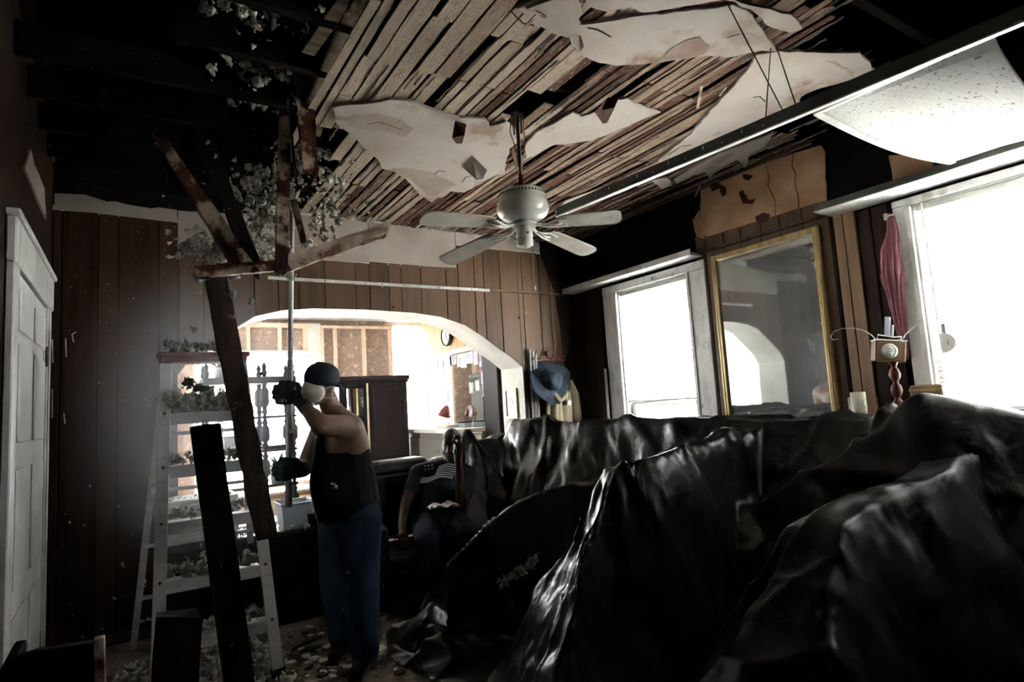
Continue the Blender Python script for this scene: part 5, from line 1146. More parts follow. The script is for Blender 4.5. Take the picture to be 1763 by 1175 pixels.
# rear sheet: long row along the right wall, the mass in front of it with its sloping end, the peak by the near window, low middle heap
G1 = (.62 * 3.2, .78 * 3.2)
rear = [[(3.05, 3.4, 1.265, 2.36, .41), (3.05, 3.4, 1.262, -.10, -.012), (3, 4.70, 1.2, 0, -7), (2.76, 4.5, 1.16, 1.8, -.9), (3, 1.45, 1.2, 0, 3)],
        [(2.07, 2.32, 1.09, .08, -.55), (2.07, 2.4, 1.08, 1.64, -.5), (2.2, 2.26, 1.07, .06, 7), (2.2, 2.44, 1.085, .06, -2.2)],
        [(3.40, 1.42, 1.36, 2.11, .65), (3.40, 1.42, 1.36, 1.95, 1.04), (3.40, 1.42, 1.36, -.25, -.1), (3.40, 1.42, 1.36, .1, -.70), (3.40, 1.42, 1.36, -.1, .30)],
        [(2.35, 3.5, .56, .3, 0), (2.2, 3.28, .45, 1.7, 2.2), (1.95, 3.4, .36, 1.7, -.6), (2.3, 3.95, .5, 0, -2)],
        [(2.75, 3.0, .92, .16, .0), (2.6, 3.0, .82, 2.0, 2.4), (2.6, 3.35, .84, 0, -1.6)]]
cr1 = [([(3.15, 4.45), (2.80, 4.1), (2.58, 4.0)], .05, .04), ([(3.4, 3.7), (3.1, 3.3), (2.9, 2.9)], .04, .04), ([(3.55, 3.9), (3.2, 3.5)], .03, .03), ([(3.1, 2.7), (3.5, 2.15)], .035, .03), ([(2.75, 2.45), (3.2, 2.0), (3.6, 1.80)], .045, .035),
       ([(3.2, 1.78), (3.45, 1.6), (3.7, 1.62)], .06, .04), ([(2.05, 3.40), (2.45, 3.20)], .035, .03), ([(1.95, 2.55), (2.35, 2.60), (2.8, 2.5)], .03, .03), ([(2.07, 2.30), (1.75, 2.32), (1.45, 2.3)], .03, .03)]
s1 = sheet('plastic_sheet', 'black plastic sheet over the long row of furniture below the windows and mirror', 1.15, 3.96, 1.0, 4.85, .0115, rear, cr1,
           [(2.92, 4.84), (3.95, 4.84), (3.95, 1.05), (2.8, 1.05), (2.3, 1.50), (1.3, 1.62), (1.2, 2.06), (1.25, 2.75), (1.45, 3.3), (1.80, 3.75), (2.3, 4.0), (2.66, 4.45)], 21, zones=((3.2, 4.3, .4, 1.0), (3.2, 3.6, .4, .5), (1.8, 2.42, .35, 2.0)))
left = [[(2.75, 4.72, 1.13, .05, 0), (2.46, 4.66, 1.10, 2.6, -.2), (2.75, 4.70, 1.13, -.25, 1.9), (2.7, 4.82, 1.15, 0, -5)],
        [(2.50, 4.64, 1.11, 2.2, 1.4), (2.50, 4.64, 1.11, -1.3, 1.1), (2.5, 4.78, 1.1, 0, -5)],
        [(1.98, 4.12, .36, .9, .3), (1.98, 4.12, .36, -.9, .9), (1.98, 4.12, .36, .2, -1.2)],
        [(1.62, 3.62, .22, 1.0, .2), (1.62, 3.62, .22, -.7, .8), (1.62, 3.62, .22, .1, -1.0)],
        [(1.52, 3.25, .17, .9, .2), (1.52, 3.25, .17, -.7, .8), (1.52, 3.25, .17, .1, -1.0)]]
cr2 = [([(2.5, 4.5), (2.2, 4.2), (1.95, 3.9)], .05, .045), ([(2.35, 4.6), (2.05, 4.35)], .04, .04), ([(1.8, 4.0), (1.5, 3.8)], .04, .03), ([(1.75, 3.45), (1.4, 3.4)], .03, .03)]
s2 = sheet('plastic_sheet', 'black plastic sheet with a creased pale-lit end panel beside the seated man', 1.20, 3.10, 3.0, 4.98, .0115, left, cr2,
           [(3.06, 4.96), (2.42, 4.93), (2.15, 4.62), (1.80, 4.40), (1.40, 3.95), (1.26, 3.5), (1.34, 3.08), (1.7, 3.10), (2.05, 3.55), (2.6, 4.0), (3.05, 4.3)], 44, .8, zones=((2.75, 4.55, .35, 3.0), (2.2, 4.3, .4, 1.0), (1.6, 3.5, .5, 1.2)))
near = [[(2.85, 1.30, .985, .17, .02), (2.30, 1.42, .87, .9, 0), (2.8, 1.42, 1.0, 0, -3), (2.85, 1.25, .975, .45, 2.7)],
        [(2.30, 1.44, .87, 1.35, 0), (2.30, 1.44, .87, .15, 0), (2.3, 1.52, .87, 0, -2.5), (2.3, 1.36, .87, .3, 4.2)]]
cr3 = [([(2.35, 1.43), (2.85, 1.27), (3.5, 1.14)], .03, .03), ([(2.9, 1.12), (3.3, 1.02), (3.8, .98)], .05, .05), ([(1.95, 1.55), (2.2, 1.3), (2.4, 1.12)], .03, .04), ([(2.75, .95), (3.1, .98), (3.5, .90)], .05, .05), ([(2.4, 1.25), (2.7, 1.05), (3.0, .98)], .03, .04)]
s3 = sheet('plastic_sheet', 'nearest black plastic sheet heaped up at the right edge in front of the others', 1.50, 3.96, -.3, 1.95, .0115, near, cr3,
           [(2.25, 1.62), (3.0, 1.49), (3.94, 1.40), (3.94, -.25), (1.9, -.25), (1.62, .8), (1.52, 1.65), (1.75, 1.86)], 63, .55, 'tarp_soft', zones=((2.0, 1.55, .3, .9),))
# metal eyelet in the rear sheet's front
def land(px, py):
    bpy.context.view_layer.update(); dg = bpy.context.evaluated_depsgraph_get(); h = SC.ray_cast(dg, Vector((0, 0, EYE)), ray(px, py).normalized())
    return h[1], h[2]
ep, en = land(968, 1028)
ey = obj('eyelet', MB().lathe([(.009, .001), (.014, .006), (.017, .002), (.014, -.004), (.009, -.002), (.009, .001)], ep, 20, axis=en), M['steel'], s1)
# ---------------------------------------------------------------- people
def V3(px, py, d): return atd(px, py, d)
def hand(parts, wrist, palm, dirs, size=1.0, thumb=None):
    """palm ellipsoid plus five bent fingers; dirs: (first bone, second bone) directions shared by the four fingers, across: spread axis"""
    d1, d2, d3, across = [Vector(v).normalized() for v in dirs]
    parts.append((wrist, palm, .028 * size, .036 * size))
    for k, L in enumerate((.95, 1.05, 1.0, .8)):
        b = palm + across * ((k - 1.5) * .021 * size) + d1 * .028 * size
        p1 = b + d1 * .040 * size * L; p2 = p1 + d2 * .032 * size * L; p3 = p2 + d3 * .024 * size * L
        parts += [(b, p1, .0115 * size, .011 * size), (p1, p2, .011 * size, .010 * size), (p2, p3, .010 * size, .0085 * size)]
    t = Vector(thumb).normalized(); b = palm - across * .036 * size; p1 = b + t * .034 * size; p2 = p1 + (t + d2 * .8).normalized() * .030 * size
    parts += [(b, p1, .014 * size, .012 * size), (p1, p2, .012 * size, .010 * size)]

# ---- standing man: cap, dust mask, black sleeveless top, jeans, gloves; both hands on the pole
J = dict(head=V3(553, 659, 3.66), neck=V3(574, 712, 3.74), chest=V3(588, 768, 3.80), belly=V3(590, 828, 3.80), pelv=V3(602, 888, 3.86),
         shL=V3(604, 736, 3.62), elL=V3(552, 732, 3.44), wrL=V3(524, 700, 3.58), haL=V3(508, 678, 3.66),
         shR=V3(556, 742, 3.98), elR=V3(524, 806, 3.96), wrR=V3(514, 812, 3.80), haR=V3(506, 808, 3.74),
         hipL=V3(620, 893, 3.78), hipR=V3(584, 893, 3.94))
gnd = lambda px, py, z=.0: at(px, py, 2, z)
J['ankL'] = gnd(628, 1118, .09); J['ankR'] = gnd(590, 1096, .09)
J['knL'] = V3(626, 1000, 3.66); J['knR'] = V3(576, 1000, 3.86)
pm = thing('person', 'standing man in cap, dust mask, black sleeveless top and jeans pushing the pole up', 'person', ((J['ankL'].x + J['ankR'].x) / 2, (J['ankL'].y + J['ankR'].y) / 2, 0))
look = (-RIGHT * .44 - FWD * .88 - UP * .06).normalized()       # the way he faces
hu = (UP + RIGHT * .16).normalized(); hr = look.cross(hu).normalized(); hu = hr.cross(look).normalized()
Rh = Matrix((hr, look, hu)).transposed()      # columns: right, forward, up
H = lambda x, y, z: J['head'] + Rh @ Vector((x, y, z))
I3 = Matrix.Identity(3)
body = [(J['head'], (.077, .098, .112), Rh), (H(0, .03, -.07), H(0, .045, -.095), .055, .045), (J['head'] - hu * .06 - look * .03, J['neck'], .058, .064),
        (H(0, .095, -.012), H(0, .108, -.035), .011, .016), (H(-.078, -.005, -.02), (.012, .022, .034), Rh), (H(.078, -.005, -.02), (.012, .022, .034), Rh),
        (H(-.032, .088, .012), (.016, .010, .010), Rh), (H(.032, .088, .012), (.016, .010, .010), Rh), (H(0, .092, -.068), (.028, .012, .010), Rh),
        (J['neck'], J['chest'], .075, .15), (J['chest'], J['belly'], .155, .185), (J['belly'], J['pelv'], .185, .165),
        (J['neck'], J['shL'], .07, .078), (J['neck'], J['shR'], .07, .075), (J['shL'], J['chest'] + Vector((.04, -.06, .0)), .08, .12), (J['shR'], J['chest'], .078, .12),
        (J['shL'], J['elL'], .075, .060), (J['elL'], J['wrL'], .060, .036), (J['shR'], J['elR'], .082, .058), (J['elR'], J['wrR'], .052, .036),
        (J['pelv'], J['hipL'], .15, .12), (J['pelv'], J['hipR'], .15, .12), (J['hipL'], J['knL'], .115, .075), (J['hipR'], J['knR'], .115, .075), (J['knL'], J['ankL'], .075, .048), (J['knR'], J['ankR'], .075, .048)]
ptop = (PB - PA).normalized(); toward = -FWD
glL, glR = [], []
# fingers wrap the pole: from the palm (image right of the pole) round its far side and back
hand(body, J['wrL'], J['haL'] + RIGHT * .012, (-RIGHT * .5 - FWD * .7, -RIGHT, FWD * .9 - RIGHT * .1, -ptop), 1.0, -RIGHT * .8 - FWD * .7 + ptop * .25)
hand(body, J['wrR'], J['haR'] + RIGHT * .014, (-RIGHT * .5 - FWD * .7, -RIGHT, FWD * .9 - RIGHT * .1, -ptop), 1.0, -RIGHT * .8 - FWD * .7 + ptop * .25)
obj('body', fuse(body, .0105, 5), M['skin_tan'], pm)
hand(glL, J['wrL'] + (J['wrL'] - J['haL']) * .3, J['haL'] + RIGHT * .012, (-RIGHT * .5 - FWD * .7, -RIGHT, FWD * .9 - RIGHT * .1, -ptop), 1.5, -RIGHT * .8 - FWD * .7 + ptop * .25)
obj('glove', fuse(glL, .0065, 4), M['glove'], pm)
hand(glR, J['wrR'] + (J['elR'] - J['wrR']) * .25, J['haR'] + RIGHT * .014, (-RIGHT * .5 - FWD * .7, -RIGHT, FWD * .9 - RIGHT * .1, -ptop), 1.5, -RIGHT * .8 - FWD * .7 + ptop * .25)
glR.append((J['elR'].lerp(J['wrR'], .2), J['wrR'], .058, .045))
obj('glove', fuse(glR, .0065, 4), M['glove_green'], pm)
# black sleeveless top, cut low at the back and open at the arms
top = [(J['neck'] - hu * .03, J['chest'], .085, .168), (J['chest'], J['belly'], .172, .205), (J['belly'], J['pelv'], .208, .205), (J['pelv'], J['pelv'] - UP * .05, .205, .20), (J['shR'].lerp(J['neck'], .35), J['chest'], .088, .14), (J['shL'].lerp(J['neck'], .3), J['chest'] + Vector((.03, -.05, 0)), .092, .135)]
tm_ = fuse(top, .012, 6)
def split_keep(mb, planes, keep):
    bm = bmesh.new(); vs = [bm.verts.new(v) for v in mb.v]
    for f in mb.f: bm.faces.new([vs[i] for i in f])
    for p, n in planes: bmesh.ops.bisect_plane(bm, geom=bm.verts[:] + bm.edges[:] + bm.faces[:], plane_co=p, plane_no=n)
    bmesh.ops.delete(bm, geom=[f for f in bm.faces if not keep(f.calc_center_median())], context='FACES')
    bm.verts.index_update(); o = MB(); o.v = [v.co.copy() for v in bm.verts]; o.f = [[v.index for v in f.verts] for f in bm.faces]; o.smooth = set(range(len(o.f))); bm.free(); return o
cA = V3(590, 772, 3.80); cB = V3(567, 745, 3.80); cC = V3(555, 728, 3.80); cN = V3(538, 760, 3.9); nB = (-RIGHT - UP * .25).normalized()
tt = split_keep(tm_, [(cA, UP), (cB, nB), (cC, UP), (J['pelv'] + UP * .0, UP)], lambda p: ((p - cA).dot(UP) < 0 or ((p - cB).dot(nB) > 0 and (p - cC).dot(UP) < 0 and (p - J['shR']).length > .10)) and (p - J['pelv']).dot(UP) > 0)
o = obj('sleeveless_top', tt, M['tank'], pm); s_ = o.modifiers.new('thick', 'SOLIDIFY'); s_.thickness = .004
jn = [(J['pelv'] + UP * .10, J['pelv'] - UP * .02, .180, .176), (J['pelv'], J['hipL'], .172, .142), (J['pelv'], J['hipR'], .172, .142), (J['hipL'], J['knL'], .138, .098), (J['hipR'], J['knR'], .138, .098), (J['knL'], J['ankL'], .098, .085), (J['knR'], J['ankR'], .098, .085)]
jm = cut(fuse(jn, .012, 6), [(J['pelv'] + UP * .12, -UP), (Vector((0, 0, .055)), Vector((0, 0, 1)))])
o = obj('jeans', jm, M['denim'], pm); s_ = o.modifiers.new('thick', 'SOLIDIFY'); s_.thickness = .004
sv = Vector((-.55, -.80, 0)).normalized()
for k in ('ankL', 'ankR'):
    a = J[k]; bt = [(Vector((a.x, a.y, .06)) - sv * .05, Vector((a.x, a.y, .055)) + sv * .09, .05, .045), (Vector((a.x, a.y, .045)) + sv * .06, Vector((a.x, a.y, .038)) + sv * .17, .045, .036), (Vector((a.x, a.y, .15)), Vector((a.x, a.y, .06)), .055, .055)]
    b_ = obj('boot', cut(fuse(bt, .01, 4), [(Vector((0, 0, .004)), Vector((0, 0, 1)))]), M['beam_dark'], pm)
    obj('sole', MB().beam(Vector((a.x, a.y, .010)) - sv * .10, Vector((a.x, a.y, .010)) + sv * .205, .085, .02), M['black'], b_, bevel=.008)
# cap worn with its peak to the back, dust mask with straps
cp = MB(); prof = [(1.0, -.005), (1.03, .02), (1.0, .055), (.88, .085), (.66, .108), (.36, .122), (.05, .127)]
n = 32; vs = []
for r, z in prof:
    for j in range(n): a = 2 * PI * j / n; vs.append(H(.092 * r * math.cos(a), .115 * r * math.sin(a) + z * .0 - .004, z + .012 * math.sin(a) * (1 if z < .05 else .3)))
cp.add(vs, [(i * n + j, i * n + (j + 1) % n, (i + 1) * n + (j + 1) % n, (i + 1) * n + j) for i in range(6) for j in range(n)], True); cp.f.append([6 * n + j for j in range(n)])
o = obj('cap', cp, M['cap_navy'], pm); s_ = o.modifiers.new('thick', 'SOLIDIFY'); s_.thickness = .003
pk_ = MB(); vs = []
for r in (1.0, 1.3, 1.55):
    for k in range(13): a = PI * 1.5 + (k / 12 - .5) * 1.9; vs.append(H(.088 * math.cos(a) * (1 + (r - 1) * .35), .110 * math.sin(a) * r - .004, .0 - .10 * (r - 1) - .02 * abs(k / 6 - 1) ** 2))
pk_.add(vs, [(i * 13 + k, i * 13 + k + 1, (i + 1) * 13 + k + 1, (i + 1) * 13 + k) for i in range(2) for k in range(12)], True)
q_ = obj('cap_peak', pk_, M['cap_navy'], o); s_ = q_.modifiers.new('thick', 'SOLIDIFY'); s_.thickness = .004
mk_ = MB(); vs = []; n = 28; pr_ = [(1.0, .064), (.98, .086), (.90, .104), (.70, .118), (.40, .128), (.0, .132)]
for r, y in pr_:
    for j in range(n): a = 2 * PI * j / n; vs.append(H(.074 * r * math.cos(a), y + .010 * math.cos(2 * a) * (1 - r) - .022 * r * math.cos(a) ** 2, -.046 + .068 * r * math.sin(a) * (1.08 if math.sin(a) > 0 else .95)))
mk_.add(vs, [(i * n + j, i * n + (j + 1) % n, (i + 1) * n + (j + 1) % n, (i + 1) * n + j) for i in range(5) for j in range(n)], True)
ms = obj('dust_mask', mk_, M['mask'], pm); s_ = ms.modifiers.new('thick', 'SOLIDIFY'); s_.thickness = .003
obj('nose_clip', MB().tube([H(-.03, .108, .004), H(0, .118, .010), H(.03, .108, .004)], .003, 6), M['alu'], ms)
for z0, z1 in ((-.03, .012), (-.075, -.085)):
    for sx in (-1, 1): obj('strap', MB().tube([H(sx * .064, .060, z0), H(sx * .080, .02, z0 * .6 + z1 * .4), H(sx * .088, -.03, z1), H(sx * .05, -.095, z1), H(0, -.108, z1)], .0022, 5), M['white_plastic'], ms)
for sx in (-1, 1): obj('eye', MB().lathe([(0, .0), (.010, .001), (.008, .005), (0, .008)], H(sx * .032, .088, .012), 12, axis=look), M['white_plastic'], pm)

# ---- seated man on the sofa: dark shirt with a pale flag print, one hand up at his head
S = dict(head=V3(778, 765, 4.86), neck=V3(775, 800, 4.92), chest=V3(762, 840, 4.92), belly=V3(757, 878, 4.85), pelv=V3(757, 902, 4.78),
         shR=V3(722, 818, 4.90), elR=V3(700, 862, 4.72), wrR=V3(692, 905, 4.55), haR=V3(695, 922, 4.48),
         shL=V3(806, 822, 4.98), elL=V3(795, 872, 4.62), wrL=V3(789, 792, 4.62), haL=V3(789, 768, 4.64))
sp = thing('person', 'man seated on the sofa in a dark flag shirt, one hand at his head', 'person', (S['pelv'].x, S['pelv'].y, 0))
look2 = Vector((-.62, -.74, -.02)).normalized(); hu2 = Vector((.10, .06, 1)).normalized(); hr2 = look2.cross(hu2).normalized(); hu2 = hr2.cross(look2).normalized(); R2 = Matrix((hr2, look2, hu2)).transposed()
H2 = lambda x, y, z: S['head'] + R2 @ Vector((x, y, z))
fwd2 = Vector((-.30, -.95, 0)).normalized(); sd2 = Vector((.95, -.30, 0))
def leg(sx):
    h = S['pelv'] + sd2 * (.10 * sx); k = Vector((h.x, h.y, .50)) + fwd2 * .42 + sd2 * (.05 * sx); a = Vector((k.x, k.y, .08)) - fwd2 * .02; return h, k, a
lgL, lgR = leg(1), leg(-1)
b2 = [(S['head'], (.076, .096, .112), R2), (H2(0, .03, -.07), H2(0, .05, -.10), .055, .042), (S['head'] - hu2 * .06 - look2 * .02, S['neck'], .056, .062),
      (H2(0, .092, -.005), H2(0, .108, -.032), .011, .018), (H2(-.076, -.005, -.02), (.012, .022, .034), R2), (H2(.076, -.005, -.02), (.012, .022, .034), R2), (H2(-.03, .088, .018), (.018, .010, .010), R2), (H2(.03, .088, .018), (.018, .010, .010), R2), (H2(0, .092, -.062), (.028, .013, .011), R2),
      (S['neck'], S['chest'], .07, .145), (S['chest'], S['belly'], .15, .17), (S['belly'], S['pelv'], .17, .15), (S['neck'], S['shR'], .065, .072), (S['neck'], S['shL'], .065, .072), (S['shR'], S['chest'], .074, .11), (S['shL'], S['chest'], .074, .11),
      (S['shR'], S['elR'], .06, .046), (S['elR'], S['wrR'], .046, .032), (S['shL'], S['elL'], .06, .046), (S['elL'], S['wrL'], .046, .030)]
for h, k, a in (lgL, lgR): b2 += [(S['pelv'], h, .14, .11), (h, k, .105, .07), (k, a, .068, .045)]
hand(b2, S['wrR'], S['haR'], (fwd2 - UP * .6, fwd2 * .5 - UP, -UP, sd2), 1.0, -sd2 + fwd2)
hand(b2, S['wrL'], S['haL'], (UP + RIGHT * .2, -RIGHT * .8 + UP * .3 - FWD * .2, -UP * .7 - RIGHT * .4, FWD), 1.1, UP * .8 - RIGHT * .5 - FWD * .3)
obj('body', fuse(b2, .0105, 5), M['skin_dark'], sp)
obj('green_grip', MB().lathe([(.0, 0), (.010, .002), (.014, .010), (.014, .036), (.008, .046), (0, .048)], S['wrL'] - FWD * .024 + UP * .045 - RIGHT * .022, 14, axis=UP), M['glove_lime'], sp)
tshirt = [(S['neck'] - UP * .035, S['chest'], .088, .163), (S['shR'], S['neck'] - UP * .022, .092, .086), (S['shL'], S['neck'] - UP * .022, .092, .086), (S['chest'], S['belly'], .168, .19), (S['belly'], S['pelv'], .19, .172), (S['shR'], S['chest'], .088, .125), (S['shL'], S['chest'], .088, .125), (S['shR'], S['shR'].lerp(S['elR'], .55), .080, .070), (S['shL'], S['shL'].lerp(S['elL'], .55), .080, .070)]
ts_ = fuse(tshirt, .012, 6); te = obj('shirt', ts_, M['tee'], sp)
# flag print: pale wavy strips laid on the shirt front
from mathutils.bvhtree import BVHTree
bvh = BVHTree.FromPolygons([tuple(v) for v in ts_.v], ts_.f)
def on_shirt(px, py):
    o_ = Vector((0, 0, EYE)); d = ray(px, py).normalized(); h = bvh.ray_cast(o_, d); return (h[0] - d * .004) if h[0] is not None else None
fp = MB()
for k in range(7):
    n = 18; row = []
    for i in range(n + 1):
        u = i / n; x = 728 + 56 * u; y = 812 + 3.6 * (k - 3) + 3.0 * math.sin(u * 6.5 + .5) - 7 * u + 6; x -= 1.6 * (k - 3)
        if k < 4 and u < .36 and True: continue
        a, b = on_shirt(x, y - .95), on_shirt(x, y + .95)
        if a and b: row.append((a, b))
    for (a, b), (c, d) in zip(row, row[1:]): fp.add([a, b, d, c], [(0, 1, 2, 3)])
for i in range(3):
    for j in range(2):
        x, y = 732 + i * 6, 803 + j * 6 - i; q = [on_shirt(x + dx, y + dy) for dx, dy in ((-1.4, 0), (0, -1.6), (1.4, 0), (0, 1.6))]
        if all(q): fp.add(q, [(0, 1, 2, 3)])
if fp.f: obj('flag_print', fp, M['print'], te, label='pale flag print', kind='stuff')
tr_ = [(S['pelv'], S['pelv'] - UP * .02, .175, .172)]
for h, k, a in (lgL, lgR): tr_ += [(S['pelv'], h, .165, .132), (h, k, .130, .092), (k, a, .09, .08)]
obj('trousers', cut(fuse(tr_, .013, 6), [(Vector((0, 0, .74)), Vector((0, 0, -1))), (Vector((0, 0, .06)), Vector((0, 0, 1)))]), M['denim_black'], sp)
for h, k, a in (lgL, lgR): obj('shoe', cut(fuse([(Vector((a.x, a.y, .06)) - fwd2 * .04, Vector((a.x, a.y, .05)) + fwd2 * .10, .05, .045), (Vector((a.x, a.y, .045)) + fwd2 * .08, Vector((a.x, a.y, .038)) + fwd2 * .17, .044, .034)], .01, 4), [(Vector((0, 0, .004)), Vector((0, 0, 1)))]), M['black'], sp)
hb = fuse([(H2(0, -.014, .028), (.081, .098, .098), R2)], .01, 2)
M['grey_hair'] = mat('grey_hair', (.075, .07, .066), .8, bump=.4, bscale=120)
obj('hair', cut(hb, [(H2(0, .04, .05), (R2 @ Vector((0, -.62, .78))))]), M['grey_hair'], sp)
bd = fuse([(H2(-.05, .035, -.075), H2(0, .075, -.095), .028, .034), (H2(.05, .035, -.075), H2(0, .075, -.095), .028, .034), (H2(0, .075, -.095), H2(0, .065, -.125), .034, .024)], .008, 4)
obj('beard', bd, M['grey_hair'], sp)
for sx in (-1, 1): obj('eye', MB().lathe([(0, .0), (.010, .001), (.008, .005), (0, .008)], H2(sx * .03, .088, .018), 12, axis=look2), M['black'], sp)

lp2 = S['pelv'] + fwd2 * .20; lz = .56 if lp2.z < .56 else lp2.z
lc_ = MB(); n = 9; vs = []
for i in range(n):
    for j in range(n): vs.append((lp2.x - .10 + .20 * i / (n - 1), lp2.y - .10 + .18 * j / (n - 1), S['pelv'].z + .175 + .014 * math.sin(i * 1.3 + j * .7) + .010 * math.cos(j * 1.9)))
lc_.add(vs, [(i * n + j, (i + 1) * n + j, (i + 1) * n + j + 1, i * n + j + 1) for i in range(n - 1) for j in range(n - 1)], True)
lo_ = obj('folded_cloth', lc_, M['white_plastic'], loc=(lp2.x, lp2.y, S['pelv'].z + .17)); tag(lo_, 'crumpled white cloth lying on the seated man\'s lap', 'cloth'); s_ = lo_.modifiers.new('thick', 'SOLIDIFY'); s_.thickness = .006
# ---------------------------------------------------------------- insulation: hanging, falling, heaped
def ico(sub):
    bm = bmesh.new(); bmesh.ops.create_icosphere(bm, subdivisions=sub, radius=1); bm.verts.index_update()
    v = np.array([list(q.co) for q in bm.verts]); f = np.array([[q.index for q in p.verts] for p in bm.faces]); bm.free(); return v, f
ICO = {1: ico(1), 2: ico(2)}
def rot_np(rnd): return np.array(Euler((rnd.uniform(0, 6.28), rnd.uniform(0, 6.28), rnd.uniform(0, 6.28))).to_matrix())
def tuft(rnd, core, scraps):
    """a torn core with ragged scraps standing off it, about one unit across"""
    v, f = ICO[core]; s0 = Vector((rnd.uniform(0, 50), rnd.uniform(0, 50), rnd.uniform(0, 50))); sc = np.array([rnd.uniform(.5, 1.2), rnd.uniform(.4, 1.0), rnd.uniform(.35, .8)])
    k = np.array([max(.12, .62 + .8 * mnoise.noise(Vector(n) * 2.3 + s0) + .75 * mnoise.noise(Vector(n) * 6.5 + s0)) for n in v])
    V = [v * sc * k[:, None]]; F = [f]; off = len(v)
    vi, fi = ICO[1]
    for _ in range(scraps):
        d = np.array([rnd.gauss(0, 1), rnd.gauss(0, 1), rnd.gauss(0, 1)]) * sc * .62; k = rnd.uniform(.10, .30); st = np.array([rnd.uniform(.4, 1.9), rnd.uniform(.4, 1.0), rnd.uniform(.25, .8)])
        jit = np.array([rnd.uniform(.55, 1.3) for _ in vi])[:, None]; V.append(d + (vi * jit * st) @ rot_np(rnd).T * k); F.append(fi + off); off += len(vi)
    return np.concatenate(V), np.concatenate(F)
_r = random.Random(77)
TUFT = {1: [tuft(_r, 1, 2) for _ in range(10)], 2: [tuft(_r, 2, 9) for _ in range(14)]}
def tri_mesh(name, V, F, mm):
    me = bpy.data.meshes.new(name); me.vertices.add(len(V)); me.vertices.foreach_set('co', V.astype(np.float32).ravel()); n = len(F)
    me.loops.add(n * 3); me.loops.foreach_set('vertex_index', F.astype(np.int32).ravel()); me.polygons.add(n); me.polygons.foreach_set('loop_start', np.arange(0, 3 * n, 3, dtype=np.int32)); me.polygons.foreach_set('loop_total', np.full(n, 3, dtype=np.int32))
    me.update(calc_edges=True); me.validate(); me.materials.append(mm); return me
def lumps_obj(name, items, mm, seed, label=None, cat=None, kind=None):
    rnd = random.Random(seed); Vs, Fs, off = [], [], 0; base = np.array(list(items[0][0]))
    for c, r, sub in items:
        v, f = rnd.choice(TUFT[sub]); Vs.append(v @ rot_np(rnd).T * r + np.array(list(c)) - base); Fs.append(f + off); off += len(v)
    o = bpy.data.objects.new(name, tri_mesh(name, np.concatenate(Vs), np.concatenate(Fs), M[mm])); COL.objects.link(o); o.location = base
    if kind: o['kind'] = kind
    if label: tag(o, label, cat)
    return o
rn = random.Random(5)
# the curtain of loose insulation hanging through the hole round the boards
it = []
for _ in range(560):
    u = rn.random(); px = rn.gauss(505 - 40 * (u > .55), 26 + 10 * (u > .5)); py = 120 + 350 * u + rn.uniform(-30, 30)
    if rn.random() < .30: px, py = rn.uniform(395, 480), rn.uniform(285, 450)
    elif rn.random() < .5: px, py = rn.gauss(558, 20), rn.uniform(130, 430)
    it.append((at(px, py, 1, rn.uniform(3.62, 3.95)), rn.choice((.012, .018, .025, .035, .045)), 1 if rn.random() < .5 else 2))
lumps_obj('hanging_insulation', it, 'insul', 1, 'grey-green loose insulation hanging down through the ceiling hole round the boards', 'insulation', kind='stuff')
it = []
for _ in range(120):
    px, py = rn.gauss(440, 45), rn.uniform(0, 190)
    it.append((at(px, py, 2, rn.uniform(3.15, 3.35)), rn.choice((.015, .025, .04, .05)), 2 if rn.random() < .6 else 1))
lumps_obj('attic_insulation', it, 'insul', 2, 'tufts of loose insulation clinging inside the dark ceiling hole', 'insulation', kind='stuff')
it = []
for _ in range(70): it.append((at(rn.gauss(355, 26), rn.gauss(425, 16), 1, rn.uniform(3.6, 3.9)), rn.choice((.02, .03, .04)), 2))
lumps_obj('caught_insulation', it, 'insul', 3, 'wad of grey-green insulation caught on the falling red and white board', 'insulation', kind='stuff')
# heaps on the ladder treads
for q, (amt, nm) in {6: (90, 'top'), 5: (260, 'fifth tread'), 4: (130, 'fourth tread'), 3: (60, 'third tread'), 2: (150, 'second tread'), 1: (90, 'lowest tread')}.items():
    a, b = (LF[0].lerp(LT[0], q / 6), LF[1].lerp(LT[1], q / 6)); it = []; z = a.z + (.065 if q == 6 else .010)
    for _ in range(amt):
        u = rn.random(); r = rn.choice((.012, .018, .025, .032)); big = (1.6 if q == 5 else 1.0)
        if q in (3, 4) and .35 < u < .6: continue
        it.append(((a.x + (b.x - a.x) * u, a.y + rn.uniform(.0, .085), z + r * .5 + rn.random() ** 1.5 * .05 * big), r * big, 2 if r > .016 else 1))
    lumps_obj('insulation_heap', it, 'insul', 10 + q, 'grey insulation heaped along the ladder\'s %s' % nm, 'insulation', kind='stuff')
# insulation dusting the wrapped table and the floor under the ladder
it = [((rn.uniform(.62, 1.17), rn.uniform(4.56, 4.9), .647 + rn.random() * .02), rn.choice((.012, .02, .03)), 1) for _ in range(110)] + [((rn.uniform(.2, .6), rn.uniform(4.66, 4.9), .935), rn.choice((.012, .02)), 1) for _ in range(30)]
lumps_obj('insulation_dusting', it, 'insul_white', 20, 'white insulation crumbs lying like snow over the wrapped table and drawers', 'insulation', kind='stuff')
it = []
for _ in range(330):
    px, py = rn.uniform(190, 500), rn.uniform(1092, 1190); p = at(px, py, 2, .01)
    if p.y > 4.45 or p.x < XL + .08: continue
    if py < 1110 and px > 440: continue
    r = rn.choice((.015, .02, .03, .045, .06)); it.append(((p.x, p.y, r * .45), r, 2 if r > .025 else 1))
for _ in range(60):
    p = at(rn.uniform(215, 285), rn.uniform(1100, 1125), 2, .02)
    if p.y > 4.45: continue
    r = rn.choice((.03, .05, .06)); it.append(((p.x, p.y, r * .6 + rn.random() * .05), r, 2))
